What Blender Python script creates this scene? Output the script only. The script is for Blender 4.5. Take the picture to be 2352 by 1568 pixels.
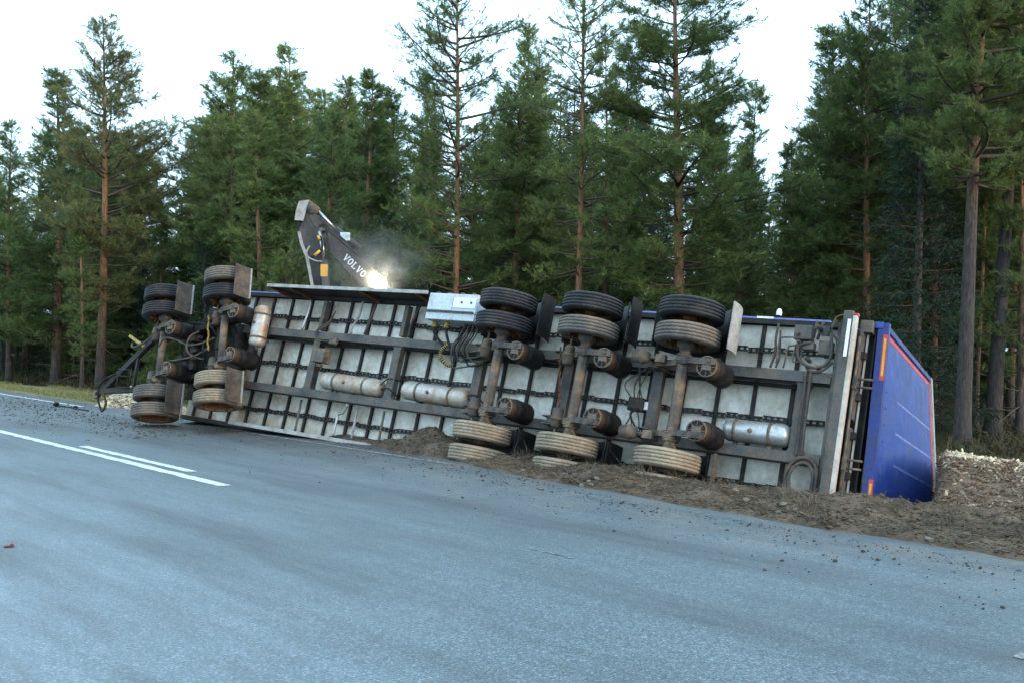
import bpy, bmesh, math, random
import numpy as np
from mathutils import Vector, Matrix

random.seed(11)
rng = np.random.default_rng(11)
sc = bpy.context.scene
for o in list(bpy.data.objects):
    bpy.data.objects.remove(o)
col = sc.collection

# ------------------------------------------------------------------ camera
F_PX = 2198.67            # focal length in pixels of a 2352 px wide frame
CAM_H = 1.66
ROLL = math.radians(1.0)
cam_right = np.array([0.99985, 0.0, 0.01745])
cam_down = np.array([0.01745, -0.00038, -0.99985])
cam_fwd = np.array([0.0, 1.0, -0.00038])
cd = bpy.data.cameras.new('camera')
cam = bpy.data.objects.new('camera', cd)
col.objects.link(cam)
cd.sensor_width = 36.0
cd.lens = F_PX / 2352 * 36.0
cd.clip_start = 0.1
cd.clip_end = 3000
m = Matrix.Identity(4)
for i in range(3):
    m[i][0] = cam_right[i]
    m[i][1] = -cam_down[i]
    m[i][2] = -cam_fwd[i]
m[2][3] = CAM_H
cam.matrix_world = m
sc.camera = cam

# ------------------------------------------------------------------ light
SUN_EL = math.radians(11)
SUN_AZ = math.radians(128)      # direction the light comes from, measured from +Y towards +X
world = bpy.data.worlds.new('World')
sc.world = world
world.use_nodes = True
wn = world.node_tree.nodes
wl = world.node_tree.links
bg = wn['Background']
sky = wn.new('ShaderNodeTexSky')
sky.sky_type = 'NISHITA'
sky.sun_disc = False
sky.sun_elevation = SUN_EL
sky.sun_rotation = SUN_AZ
sky.altitude = 200
sky.air_density = 1.0
sky.dust_density = 2.0
sky.ozone_density = 1.5
# thin even cloud veil over the clear sky
veil = wn.new('ShaderNodeMixRGB')
veil.blend_type = 'MIX'
veil.inputs[0].default_value = 0.7
veil.inputs[2].default_value = (4.7, 6.8, 8.4, 1)
wl.new(sky.outputs[0], veil.inputs[1])
wl.new(veil.outputs[0], bg.inputs[0])
bg.inputs[1].default_value = 0.15
sd = bpy.data.lights.new('sun', 'SUN')
sd.energy = 0.5
sd.angle = math.radians(14)
sd.color = (1.0, 0.78, 0.55)
sun = bpy.data.objects.new('sun', sd)
col.objects.link(sun)
sv = Vector((math.sin(SUN_AZ) * math.cos(SUN_EL), math.cos(SUN_AZ) * math.cos(SUN_EL), math.sin(SUN_EL)))
sun.rotation_euler = sv.to_track_quat('Z', 'Y').to_euler()
sc.view_settings.view_transform = 'Standard'
sc.view_settings.look = 'None'
sc.view_settings.gamma = 1.0
sc.view_settings.use_curve_mapping = False
sc.view_settings.exposure = 1.55
sc.cycles.use_denoising = True
sc.cycles.max_bounces = 6
sc.cycles.transparent_max_bounces = 4
sc.cycles.caustics_reflective = False
sc.cycles.caustics_refractive = False

# ------------------------------------------------------------------ frames of reference
RD = np.array([-0.70528, 0.70893, 0.0])      # along the road, away to the left
RN = np.array([0.70893, 0.70528, 0.0])       # across the road, towards the forest
RW = np.array([[0.82557, 0.17746, -0.53566], [-0.56216, 0.17618, -0.80804], [-0.04902, 0.96823, 0.24521]])
TW = np.array([4.2158, 11.4103, 0.7158])     # trailer frame: s rearwards, w across, d out of the underside


def px_dir(x, y):
    a, b = (x - 1176) / F_PX, (y - 784) / F_PX
    return cam_right * a + cam_down * b + cam_fwd


def at_depth(x, y, dep):
    v = px_dir(x, y)
    return np.array([0, 0, CAM_H]) + v * dep / v[1]


def nt(n, t, z=0.0):
    p = RN * n + RD * t
    return np.array([p[0], p[1], z])


def loc(x, y, d):
    """photograph pixel (2352 wide) to the trailer frame on the plane at depth d"""
    v = RW.T @ px_dir(x, y)
    o = RW.T @ (np.array([0, 0, CAM_H]) - TW)
    t = (d - o[2]) / v[2]
    return o + v * t


def horizon(x):
    return 783.2 + (x - 1176) * 0.01745


# ------------------------------------------------------------------ noise
_tab = rng.random((256, 256))


def vnoise(x, y):
    x = np.asarray(x, float)
    y = np.asarray(y, float)
    xi = np.floor(x).astype(int)
    yi = np.floor(y).astype(int)
    fx = x - xi
    fy = y - yi
    fx = fx * fx * (3 - 2 * fx)
    fy = fy * fy * (3 - 2 * fy)
    a = _tab[xi % 256, yi % 256]
    b = _tab[(xi + 1) % 256, yi % 256]
    c = _tab[xi % 256, (yi + 1) % 256]
    d = _tab[(xi + 1) % 256, (yi + 1) % 256]
    return (a * (1 - fx) + b * fx) * (1 - fy) + (c * (1 - fx) + d * fx) * fy - 0.5


def fbm(x, y, octv=4, gain=0.5):
    r = 0
    amp = 1.0
    fr = 1.0
    for i in range(octv):
        r = r + amp * vnoise(x * fr + 17.3 * i, y * fr + 5.1 * i)
        amp *= gain
        fr *= 2.03
    return r


def sst(x):
    x = np.clip(x, 0, 1)
    return x * x * (3 - 2 * x)


# ------------------------------------------------------------------ mesh helpers
def link(o, parent=None):
    col.objects.link(o)
    if parent is not None:
        o.parent = parent
    return o


def tag(o, label=None, cat=None, group=None, kind=None):
    if label:
        o['label'] = label
    if cat:
        o['category'] = cat
    if group:
        o['group'] = group
    if kind:
        o['kind'] = kind
    return o


def np_mesh(name, V, Fs, mats, smooth=False, midx=None):
    me = bpy.data.meshes.new(name)
    V = np.asarray(V, np.float32)
    me.vertices.add(len(V))
    me.vertices.foreach_set('co', V.ravel())
    if isinstance(Fs, np.ndarray):
        k = Fs.shape[1]
        nl = Fs.size
        starts = np.arange(0, nl, k)
        tot = np.full(len(Fs), k)
        li = Fs.ravel()
    else:
        tot = np.array([len(f) for f in Fs])
        starts = np.concatenate([[0], np.cumsum(tot)[:-1]])
        li = np.array([i for f in Fs for i in f])
        nl = len(li)
    me.loops.add(nl)
    me.loops.foreach_set('vertex_index', li.astype(np.int32))
    me.polygons.add(len(tot))
    me.polygons.foreach_set('loop_start', starts.astype(np.int32))
    me.polygons.foreach_set('loop_total', tot.astype(np.int32))
    if midx is not None:
        me.polygons.foreach_set('material_index', np.asarray(midx, np.int32))
    if smooth:
        me.polygons.foreach_set('use_smooth', np.ones(len(tot), bool))
    me.update(calc_edges=True)
    me.validate()
    for mt in (mats if isinstance(mats, (list, tuple)) else [mats]):
        me.materials.append(mt)
    return me


class MB:
    def __init__(self):
        self.v = []
        self.f = []
        self.sm = []

    def add(self, vs, fs, smooth=False):
        b = len(self.v)
        self.v += [tuple(map(float, p)) for p in vs]
        self.f += [tuple(i + b for i in f) for f in fs]
        self.sm += [smooth] * len(fs)
        return self

    def box(self, a, b, bev=0.0):
        """axis aligned box between corners a and b, optionally with chamfered long edges"""
        lo = [min(a[i], b[i]) for i in range(3)]
        hi = [max(a[i], b[i]) for i in range(3)]
        if bev <= 0:
            x0, y0, z0 = lo
            x1, y1, z1 = hi
            return self.add([(x0, y0, z0), (x1, y0, z0), (x1, y1, z0), (x0, y1, z0), (x0, y0, z1), (x1, y0, z1), (x1, y1, z1), (x0, y1, z1)],
                            [(0, 3, 2, 1), (4, 5, 6, 7), (0, 1, 5, 4), (1, 2, 6, 5), (2, 3, 7, 6), (3, 0, 4, 7)])
        bm = bmesh.new()
        bmesh.ops.create_cube(bm, size=1)
        for v in bm.verts:
            v.co = Vector([lo[i] + (v.co[i] + .5) * (hi[i] - lo[i]) for i in range(3)])
        bmesh.ops.bevel(bm, geom=list(bm.edges), offset=bev, segments=2, affect='EDGES', profile=.6)
        bm.verts.index_update()
        self.add([v.co[:] for v in bm.verts], [tuple(v.index for v in f.verts) for f in bm.faces])
        bm.free()
        return self

    def obox(self, p0, p1, wx, wy, up=(0, 0, 1)):
        """bar of section wx by wy from p0 to p1"""
        p0 = Vector(p0)
        p1 = Vector(p1)
        z = (p1 - p0).normalized()
        u = Vector(up)
        x = u.cross(z)
        if x.length < 1e-4:
            x = Vector((1, 0, 0)).cross(z)
        x.normalize()
        y = z.cross(x)
        vs = []
        for p in (p0, p1):
            for a, b in ((-1, -1), (1, -1), (1, 1), (-1, 1)):
                vs.append(p + x * a * wx / 2 + y * b * wy / 2)
        return self.add(vs, [(0, 3, 2, 1), (4, 5, 6, 7), (0, 1, 5, 4), (1, 2, 6, 5), (2, 3, 7, 6), (3, 0, 4, 7)])

    def tube(self, pts, r, n=8, cap=True, smooth=True):
        pts = [Vector(p) for p in pts]
        k = len(pts)
        rs = r if isinstance(r, (list, tuple, np.ndarray)) else [r] * k
        vs = []
        prev = None
        for i in range(k):
            t = (pts[min(i + 1, k - 1)] - pts[max(i - 1, 0)]).normalized()
            if prev is None:
                a = Vector((0, 0, 1)) if abs(t.z) < .9 else Vector((1, 0, 0))
                x = (a - t * a.dot(t)).normalized()
            else:
                x = prev - t * prev.dot(t)
                x = x.normalized() if x.length > 1e-5 else Vector((1, 0, 0))
            prev = x
            y = t.cross(x)
            for j in range(n):
                an = 2 * math.pi * (j + .5) / n
                vs.append(pts[i] + (x * math.cos(an) + y * math.sin(an)) * rs[i])
        fs = []
        for i in range(k - 1):
            for j in range(n):
                fs.append((i * n + j, i * n + (j + 1) % n, (i + 1) * n + (j + 1) % n, (i + 1) * n + j))
        self.add(vs, fs, smooth)
        if cap:
            b = len(self.v) - len(vs)
            self.f.append(tuple(b + j for j in reversed(range(n))))
            self.f.append(tuple(b + (k - 1) * n + j for j in range(n)))
            self.sm += [False, False]
        return self

    def lathe(self, prof, axis_p, axis, n=24, smooth=True, wob=None):
        """prof: list of (along, radius)"""
        p = Vector(axis_p)
        z = Vector(axis).normalized()
        a = Vector((1, 0, 0)) if abs(z.x) < .9 else Vector((0, 1, 0))
        x = (a - z * a.dot(z)).normalized()
        y = z.cross(x)
        vs = []
        for i, (h, r) in enumerate(prof):
            for j in range(n):
                an = 2 * math.pi * j / n
                hh = h + (wob[i] * (1 if j % 2 else -1) if wob else 0)
                vs.append(p + z * hh + (x * math.cos(an) + y * math.sin(an)) * r)
        fs = []
        for i in range(len(prof) - 1):
            for j in range(n):
                fs.append((i * n + j, i * n + (j + 1) % n, (i + 1) * n + (j + 1) % n, (i + 1) * n + j))
        return self.add(vs, fs, smooth)

    def prism(self, poly, o, ex, ey, ez, h0, h1):
        """extrude a 2D polygon (list of (a,b)) along ez between h0 and h1"""
        o, ex, ey, ez = Vector(o), Vector(ex), Vector(ey), Vector(ez)
        k = len(poly)
        vs = [o + ex * a + ey * b + ez * h0 for a, b in poly] + [o + ex * a + ey * b + ez * h1 for a, b in poly]
        fs = [tuple(reversed(range(k))), tuple(range(k, 2 * k))]
        fs += [(i, (i + 1) % k, k + (i + 1) % k, k + i) for i in range(k)]
        return self.add(vs, fs)

    def mesh(self, name, mat):
        me = bpy.data.meshes.new(name)
        me.from_pydata(self.v, [], self.f)
        me.polygons.foreach_set('use_smooth', self.sm)
        bm = bmesh.new()
        bm.from_mesh(me)
        bmesh.ops.recalc_face_normals(bm, faces=bm.faces)
        bm.to_mesh(me)
        bm.free()
        for mt in (mat if isinstance(mat, (list, tuple)) else [mat]):
            me.materials.append(mt)
        me.update()
        return me

    def build(self, name, mat, parent=None, mw=None):
        o = bpy.data.objects.new(name, self.mesh(name, mat))
        link(o, parent)
        if mw is not None:
            o.matrix_local = mw
        return o


def inst(name, me, parent=None, mw=None):
    o = bpy.data.objects.new(name, me)
    link(o, parent)
    if mw is not None:
        o.matrix_local = mw
    return o


def spline(pts, n=8):
    pts = [np.array(p, float) for p in pts]
    P = [2 * pts[0] - pts[1]] + pts + [2 * pts[-1] - pts[-2]]
    out = []
    for i in range(1, len(P) - 2):
        for k in range(n):
            t = k / n
            a, b, c, d = P[i - 1], P[i], P[i + 1], P[i + 2]
            out.append(.5 * ((2 * b) + (c - a) * t + (2 * a - 5 * b + 4 * c - d) * t * t + (3 * b - a - 3 * c + d) * t ** 3))
    out.append(pts[-1])
    return out


# ------------------------------------------------------------------ materials
def nodes_of(name):
    mt = bpy.data.materials.new(name)
    mt.use_nodes = True
    nt_ = mt.node_tree
    return mt, nt_.nodes, nt_.links, nt_.nodes['Principled BSDF']


def tex_coord(N, L, scale=(1, 1, 1), kind='Object'):
    tc = N.new('ShaderNodeTexCoord')
    mp = N.new('ShaderNodeMapping')
    mp.inputs['Scale'].default_value = scale
    L.new(tc.outputs[kind], mp.inputs[0])
    return mp.outputs[0]


def noise(N, L, vec, scale, detail=5, rough=.6):
    t = N.new('ShaderNodeTexNoise')
    t.inputs['Scale'].default_value = scale
    t.inputs['Detail'].default_value = detail
    t.inputs['Roughness'].default_value = rough
    if vec is not None:
        L.new(vec, t.inputs['Vector'])
    return t.outputs[0]


def ramp(N, L, fac, stops):
    r = N.new('ShaderNodeValToRGB')
    e = r.color_ramp.elements
    e[0].position, e[0].color = stops[0][0], (*stops[0][1], 1) if len(stops[0][1]) == 3 else stops[0][1]
    e[1].position, e[1].color = stops[1][0], (*stops[1][1], 1)
    for p, c in stops[2:]:
        q = e.new(p)
        q.color = (*c, 1)
    L.new(fac, r.inputs[0])
    return r.outputs[0]


def mixc(N, L, fac, a, b):
    x = N.new('ShaderNodeMixRGB')
    if isinstance(fac, float):
        x.inputs[0].default_value = fac
    else:
        L.new(fac, x.inputs[0])
    for k, s in ((1, a), (2, b)):
        if isinstance(s, tuple):
            x.inputs[k].default_value = (*s, 1)
        else:
            L.new(s, x.inputs[k])
    return x.outputs[0]


def bump(N, L, P, h, strength, dist):
    b = N.new('ShaderNodeBump')
    b.inputs['Strength'].default_value = strength
    b.inputs['Distance'].default_value = dist
    L.new(h, b.inputs['Height'])
    L.new(b.outputs[0], P.inputs['Normal'])


def grimy(name, base, dirt, amount=.5, scale=6, rough=.6, metal=0.0, bmp=.25, dirt2=None, stretch=(1, 1, 1), spec=.5):
    """painted or bare surface with blotchy dirt"""
    mt, N, L, P = nodes_of(name)
    v = tex_coord(N, L, stretch)
    n1 = noise(N, L, v, scale, 7, .65)
    n2 = noise(N, L, v, scale * 7, 4, .6)
    f = ramp(N, L, n1, [(max(0, .62 - amount * .45), (0, 0, 0)), (.78 - amount * .25, (1, 1, 1))])
    c = mixc(N, L, f, base, dirt)
    if dirt2:
        n3 = noise(N, L, v, scale * .45, 5, .6)
        f3 = ramp(N, L, n3, [(.5, (0, 0, 0)), (.68, (1, 1, 1))])
        c = mixc(N, L, f3, c, dirt2)
    g = ramp(N, L, n2, [(.3, (.75, .75, .75)), (.7, (1.12, 1.12, 1.12))])
    mm = N.new('ShaderNodeMixRGB')
    mm.blend_type = 'MULTIPLY'
    mm.inputs[0].default_value = 1
    L.new(c, mm.inputs[1])
    L.new(g, mm.inputs[2])
    L.new(mm.outputs[0], P.inputs['Base Color'])
    rr = ramp(N, L, n1, [(.3, (max(.05, rough - .15),) * 3), (.75, (min(1, rough + .2),) * 3)])
    L.new(rr, P.inputs['Roughness'])
    P.inputs['Metallic'].default_value = metal
    P.inputs['Specular IOR Level'].default_value = spec
    bump(N, L, P, n2, bmp, .004)
    return mt


M = {}
M['floor'] = grimy('white floor underside', (.62, .585, .52), (.38, .31, .235), .42, 2.0, .55, dirt2=(.47, .41, .33))
M['chassis'] = grimy('dark chassis paint', (.078, .076, .076), (.15, .112, .082), .5, 5, .6, dirt2=(.04, .038, .038), spec=.2)
M['member'] = grimy('black cross member paint', (.015, .014, .016), (.055, .038, .027), .4, 6, .6, spec=.2)
M['axle'] = grimy('axle steel', (.075, .068, .064), (.25, .155, .09), .48, 6, .55, dirt2=(.04, .036, .035), spec=.2)
M['spring'] = grimy('dirty spring piston', (.018, .017, .017), (.085, .046, .025), .45, 6, .65, spec=.2)
M['rust'] = grimy('rusty steel', (.20, .085, .035), (.09, .05, .03), .5, 9, .8, spec=.2)
M['rubber'] = grimy('black rubber', (.008, .008, .009), (.032, .024, .018), .35, 8, .65, spec=.2)
M['tyre'] = grimy('dark tyre rubber', (.022, .022, .025), (.065, .055, .05), .4, 3.5, .7, spec=.2)
M['tyre_dust'] = grimy('dusty tyre rubber', (.27, .208, .148), (.14, .108, .08), .45, 3.0, .85, dirt2=(.33, .255, .18), spec=.2)
M['tyre_mid'] = grimy('half dusty tyre rubber', (.085, .078, .074), (.19, .15, .115), .5, 3.0, .8, spec=.2)
M['alu'] = grimy('aluminium tank', (.46, .46, .45), (.28, .24, .20), .35, 5, .42, .6, dirt2=(.38, .36, .33))
M['greybox'] = grimy('grey valve box', (.50, .52, .54), (.32, .31, .30), .25, 5, .5)
M['blue'] = grimy('blue paint', (.013, .043, .235), (.03, .05, .15), .34, 3, .5)
M['bluedark'] = grimy('blue wall paint', (.03, .045, .18), (.05, .055, .11), .3, 3, .45, spec=.2)
M['blue_pale'] = grimy('pale blue paint', (.13, .16, .42), (.10, .11, .2), .3, 4, .5)  # paler blue for the upper flange and the panel creases
M['red'] = grimy('red reflective tape', (.50, .032, .014), (.36, .04, .025), .2, 6, .5)
M['yellow'] = grimy('amber reflective tape', (.62, .30, .02), (.5, .24, .02), .2, 6, .4)
M['hose_yellow'] = grimy('yellow hose wrap', (.42, .27, .05), (.12, .085, .04), .45, 12, .65)
M['white'] = grimy('white strip', (.50, .43, .37), (.36, .28, .22), .4, 2.5, .6)
M['flap'] = grimy('grey mud flap', (.05, .044, .041), (.13, .09, .065), .45, 5, .7, spec=.2)
M['flap_edge'] = grimy('pale flap edge', (.34, .32, .30), (.2, .17, .15), .4, 6, .6)
M['fender'] = grimy('black plastic mudguard', (.02, .02, .022), (.05, .04, .035), .3, 5, .6, spec=.2)
M['exc'] = grimy('dark grey excavator paint', (.042, .038, .040), (.095, .078, .068), .4, 3, .5, spec=.2)
M['excy'] = grimy('yellow excavator paint', (.55, .33, .04), (.4, .25, .06), .3, 3, .45)
M['steel'] = grimy('bright steel', (.5, .5, .52), (.3, .28, .26), .3, 6, .3, .9)
M['letter'] = grimy('white lettering', (.75, .75, .76), (.6, .6, .6), .15, 6, .5)
M['glass'] = grimy('dark cab glass', (.02, .025, .03), (.03, .035, .04), .2, 2, .08)
M['lens_red'] = grimy('red lamp lens', (.5, .02, .02), (.3, .02, .02), .2, 9, .25)
M['fragment'] = grimy('dark red plastic', (.12, .012, .012), (.05, .01, .01), .3, 9, .4)
M['tankrust'] = grimy('rust stained tank', (.44, .41, .38), (.34, .19, .095), .5, 3.2, .5, .3)

# dirty white floor: extra rust streaks running down the sheet
mt = M['floor']
N, L = mt.node_tree.nodes, mt.node_tree.links
P = N['Principled BSDF']
src = P.inputs['Base Color'].links[0].from_socket
v = tex_coord(N, L, (2.2, .5, 1))
st = noise(N, L, v, 2.2, 6, .7)
fs = ramp(N, L, st, [(.60, (0, 0, 0)), (.80, (.8, .8, .8))])
c = mixc(N, L, fs, src, (.30, .17, .09))
sx = N.new('ShaderNodeSeparateXYZ')
tco = N.new('ShaderNodeTexCoord')
L.new(tco.outputs['Object'], sx.inputs[0])
mr = N.new('ShaderNodeMapRange')         # rusty spray thrown up behind the dolly
mr.inputs['From Min'].default_value = -8.2
mr.inputs['From Max'].default_value = -11.0
L.new(sx.outputs[0], mr.inputs['Value'])
n4 = noise(N, L, tex_coord(N, L, (1, 1, 1)), 3.0, 7, .7)
f4 = ramp(N, L, n4, [(.42, (0, 0, 0)), (.66, (1, 1, 1))])
m4 = N.new('ShaderNodeMath')
m4.operation = 'MULTIPLY'
L.new(mr.outputs[0], m4.inputs[0])
L.new(f4, m4.inputs[1])
L.new(mixc(N, L, m4.outputs[0], c, (.27, .16, .09)), P.inputs['Base Color'])


def asphalt():
    mt, N, L, P = nodes_of('wet asphalt')
    v = tex_coord(N, L)
    # stretched along the road: wheel tracks and wet streaks
    tc = N.new('ShaderNodeTexCoord')
    rot = N.new('ShaderNodeMapping')
    rot.inputs['Rotation'].default_value = (0, 0, math.radians(-45.15))
    L.new(tc.outputs['Object'], rot.inputs[0])
    strech = N.new('ShaderNodeMapping')
    strech.inputs['Scale'].default_value = (.9, .14, 1)
    L.new(rot.outputs[0], strech.inputs[0])
    wet = noise(N, L, strech.outputs[0], 1.3, 6, .62)
    big = noise(N, L, v, .5, 4, .5)
    fine = noise(N, L, v, 60, 3, .7)
    vor = N.new('ShaderNodeTexVoronoi')
    vor.inputs['Scale'].default_value = 95
    L.new(v, vor.inputs['Vector'])
    grain = N.new('ShaderNodeSeparateColor')
    L.new(vor.outputs['Color'], grain.inputs[0])
    base = ramp(N, L, grain.outputs[0], [(0, (.042, .058, .066)), (.45, (.075, .103, .117)), (.78, (.104, .134, .148)), (.92, (.138, .170, .186)), (1, (.21, .245, .265))])
    damp = ramp(N, L, wet, [(.36, (.42, .42, .43)), (.6, (1.2, 1.2, 1.2))])
    mu = N.new('ShaderNodeMixRGB')
    mu.blend_type = 'MULTIPLY'
    mu.inputs[0].default_value = 1
    L.new(base, mu.inputs[1])
    L.new(damp, mu.inputs[2])
    c = mu.outputs[0]
    # tan soil trodden on to the lane beside the bank (n roughly 6.6 to 9)
    sep = N.new('ShaderNodeSeparateXYZ')
    L.new(rot.outputs[0], sep.inputs[0])
    dust_n = noise(N, L, v, 1.6, 7, .7)
    mr = N.new('ShaderNodeMapRange')
    mr.inputs['From Min'].default_value = 6.4
    mr.inputs['From Max'].default_value = 8.8
    nn = N.new('ShaderNodeVectorMath')
    nn.operation = 'DOT_PRODUCT'
    nn.inputs[1].default_value = tuple(RN)
    L.new(tc.outputs['Object'], nn.inputs[0])
    L.new(nn.outputs['Value'], mr.inputs['Value'])
    ad = N.new('ShaderNodeMath')
    ad.operation = 'MULTIPLY'
    dr = ramp(N, L, dust_n, [(.42, (0, 0, 0)), (.64, (1, 1, 1))])
    L.new(mr.outputs[0], ad.inputs[0])
    L.new(dr, ad.inputs[1])
    ad2 = N.new('ShaderNodeMath')
    ad2.operation = 'MULTIPLY'
    ad2.inputs[1].default_value = .75
    L.new(ad.outputs[0], ad2.inputs[0])
    c = mixc(N, L, ad2.outputs[0], c, (.15, .115, .082))
    L.new(c, P.inputs['Base Color'])
    r1 = ramp(N, L, wet, [(.30, (.60, .60, .60)), (.62, (.42, .42, .42))])
    r2 = mixc(N, L, ad2.outputs[0], r1, (.8, .8, .8))
    L.new(r2, P.inputs['Roughness'])
    P.inputs['Specular IOR Level'].default_value = .9
    hsum = N.new('ShaderNodeMath')
    hsum.operation = 'ADD'
    L.new(vor.outputs['Distance'], hsum.inputs[0])
    L.new(fine, hsum.inputs[1])
    bump(N, L, P, hsum.outputs[0], .18, .004)
    return mt


M['asphalt'] = asphalt()


def road_paint():
    mt, N, L, P = nodes_of('worn road paint')
    v = tex_coord(N, L)
    n1 = noise(N, L, v, 26, 5, .7)
    n2 = noise(N, L, v, 3, 5, .6)
    f = ramp(N, L, n1, [(.38, (0, 0, 0)), (.50, (1, 1, 1))])
    c = mixc(N, L, f, (.14, .15, .16), (.62, .63, .64))
    f2 = ramp(N, L, n2, [(.48, (0, 0, 0)), (.72, (.8, .8, .8))])
    c = mixc(N, L, f2, c, (.30, .32, .34))
    L.new(c, P.inputs['Base Color'])
    P.inputs['Roughness'].default_value = .5
    bump(N, L, P, n1, .3, .003)
    return mt


M['paint'] = road_paint()


def paint_faint():
    mt, N, L, P = nodes_of('dusty faded road paint')
    v = tex_coord(N, L)
    n1 = noise(N, L, v, 14, 6, .75)
    f = ramp(N, L, n1, [(.45, (0, 0, 0)), (.62, (1, 1, 1))])
    L.new(mixc(N, L, f, (.085, .088, .09), (.30, .29, .275)), P.inputs['Base Color'])
    P.inputs['Roughness'].default_value = .6
    return mt


M['paint_faint'] = paint_faint()


def soil(name, stops, sc1, sc2, bst):
    mt, N, L, P = nodes_of(name)
    v = tex_coord(N, L)
    n1 = noise(N, L, v, sc1, 9, .68)
    n2 = noise(N, L, v, sc2, 5, .7)
    c = ramp(N, L, n1, stops)
    g = ramp(N, L, n2, [(.3, (.62, .62, .62)), (.72, (1.25, 1.22, 1.18))])
    mu = N.new('ShaderNodeMixRGB')
    mu.blend_type = 'MULTIPLY'
    mu.inputs[0].default_value = 1
    L.new(c, mu.inputs[1])
    L.new(g, mu.inputs[2])
    L.new(mu.outputs[0], P.inputs['Base Color'])
    P.inputs['Roughness'].default_value = .95
    P.inputs['Specular IOR Level'].default_value = .15
    bump(N, L, P, n2, bst, .03)
    return mt


M['soil'] = soil('torn sandy soil', [(.32, (.040, .028, .020)), (.5, (.105, .074, .051)), (.68, (.185, .137, .096))], 2.2, 22, 1.0)
M['clod'] = soil('dark soil clod', [(.3, (.045, .036, .028)), (.6, (.11, .085, .062))], 6, 40, .6)
M['stone'] = soil('pale stone', [(.3, (.09, .08, .07)), (.6, (.22, .195, .17))], 9, 40, .4)
M['sawdust'] = soil('pale wood chip heap', [(.3, (.36, .26, .15)), (.6, (.58, .47, .31))], 4, 45, .8)
M['bark_heap'] = soil('brown bark heap', [(.3, (.07, .042, .028)), (.6, (.22, .15, .10))], 5, 40, .9)


def terrain_mat():
    mt, N, L, P = nodes_of('verge and forest floor')
    v = tex_coord(N, L)
    n1 = noise(N, L, v, .55, 8, .62)
    n2 = noise(N, L, v, 14, 6, .7)
    forest = ramp(N, L, n1, [(.3, (.030, .028, .014)), (.48, (.045, .050, .018)), (.62, (.075, .050, .026)), (.75, (.05, .07, .022))])
    verge = ramp(N, L, n1, [(.3, (.12, .12, .05)), (.5, (.19, .175, .08)), (.68, (.22, .18, .12))])
    nn = N.new('ShaderNodeVectorMath')
    nn.operation = 'DOT_PRODUCT'
    nn.inputs[1].default_value = tuple(RN)
    L.new(v, nn.inputs[0])
    ad = N.new('ShaderNodeMath')
    ad.operation = 'MULTIPLY_ADD'
    ad.inputs[1].default_value = 2.6
    L.new(n1, ad.inputs[0])
    L.new(nn.outputs['Value'], ad.inputs[2])
    mr = N.new('ShaderNodeMapRange')
    mr.inputs['From Min'].default_value = 13.0
    mr.inputs['From Max'].default_value = 13.8
    L.new(ad.outputs[0], mr.inputs['Value'])
    c = mixc(N, L, mr.outputs[0], verge, forest)
    g = ramp(N, L, n2, [(.3, (.6, .6, .6)), (.7, (1.3, 1.3, 1.3))])
    mu = N.new('ShaderNodeMixRGB')
    mu.blend_type = 'MULTIPLY'
    mu.inputs[0].default_value = 1
    L.new(c, mu.inputs[1])
    L.new(g, mu.inputs[2])
    L.new(mu.outputs[0], P.inputs['Base Color'])
    P.inputs['Roughness'].default_value = .95
    P.inputs['Specular IOR Level'].default_value = .1
    bump(N, L, P, n2, .7, .05)
    return mt


M['terrain'] = terrain_mat()


def tinted(name, a, b, rough=.6, trans=0.0, objvar=.25):
    """foliage, grass, chips: colour runs from a to b with the per piece attribute 'tint' and varies a little per object"""
    mt, N, L, P = nodes_of(name)
    at = N.new('ShaderNodeAttribute')
    at.attribute_name = 'tint'
    c = mixc(N, L, at.outputs['Fac'], a, b)
    oi = N.new('ShaderNodeObjectInfo')
    mr = N.new('ShaderNodeMapRange')
    mr.inputs['To Min'].default_value = 1 - objvar
    mr.inputs['To Max'].default_value = 1 + objvar
    L.new(oi.outputs['Random'], mr.inputs['Value'])
    hs = N.new('ShaderNodeHueSaturation')
    L.new(mr.outputs[0], hs.inputs['Value'])
    mr2 = N.new('ShaderNodeMapRange')
    mr2.inputs['To Min'].default_value = .5 + objvar * .06
    mr2.inputs['To Max'].default_value = .5 - objvar * .10
    L.new(oi.outputs['Random'], mr2.inputs['Value'])
    L.new(mr2.outputs[0], hs.inputs['Hue'])
    L.new(c, hs.inputs['Color'])
    L.new(hs.outputs[0], P.inputs['Base Color'])
    P.inputs['Roughness'].default_value = rough
    P.inputs['Specular IOR Level'].default_value = .3
    if trans > 0:
        tr = N.new('ShaderNodeBsdfTranslucent')
        L.new(hs.outputs[0], tr.inputs['Color'])
        mx = N.new('ShaderNodeMixShader')
        mx.inputs[0].default_value = trans
        L.new(P.outputs[0], mx.inputs[1])
        L.new(tr.outputs[0], mx.inputs[2])
        out = [n for n in N if n.type == 'OUTPUT_MATERIAL'][0]
        L.new(mx.outputs[0], out.inputs[0])
    return mt


M['needle'] = tinted('pine needles', (.060, .102, .030), (.205, .248, .074), .5, .42, .22)
M['needle_warm'] = tinted('warm toned pine needles', (.062, .108, .042), (.23, .19, .068), .5, .42, .08)  # green to yellow range, used on the one broad roadside pine
M['needle_spruce'] = tinted('spruce needles', (.012, .032, .022), (.035, .066, .036), .5, .2, .15)
M['grass'] = tinted('verge grass', (.12, .125, .045), (.29, .26, .11), .8, .3, 0)
M['dry'] = tinted('dry grass roots', (.055, .041, .029), (.21, .165, .115), .9, .1, 0)
M['shrub'] = tinted('berry shrubs', (.028, .026, .011), (.085, .060, .026), .7, .25, 0)
M['chips'] = tinted('wood chips', (.085, .040, .025), (.68, .55, .37), .85, 0, 0)


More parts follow.
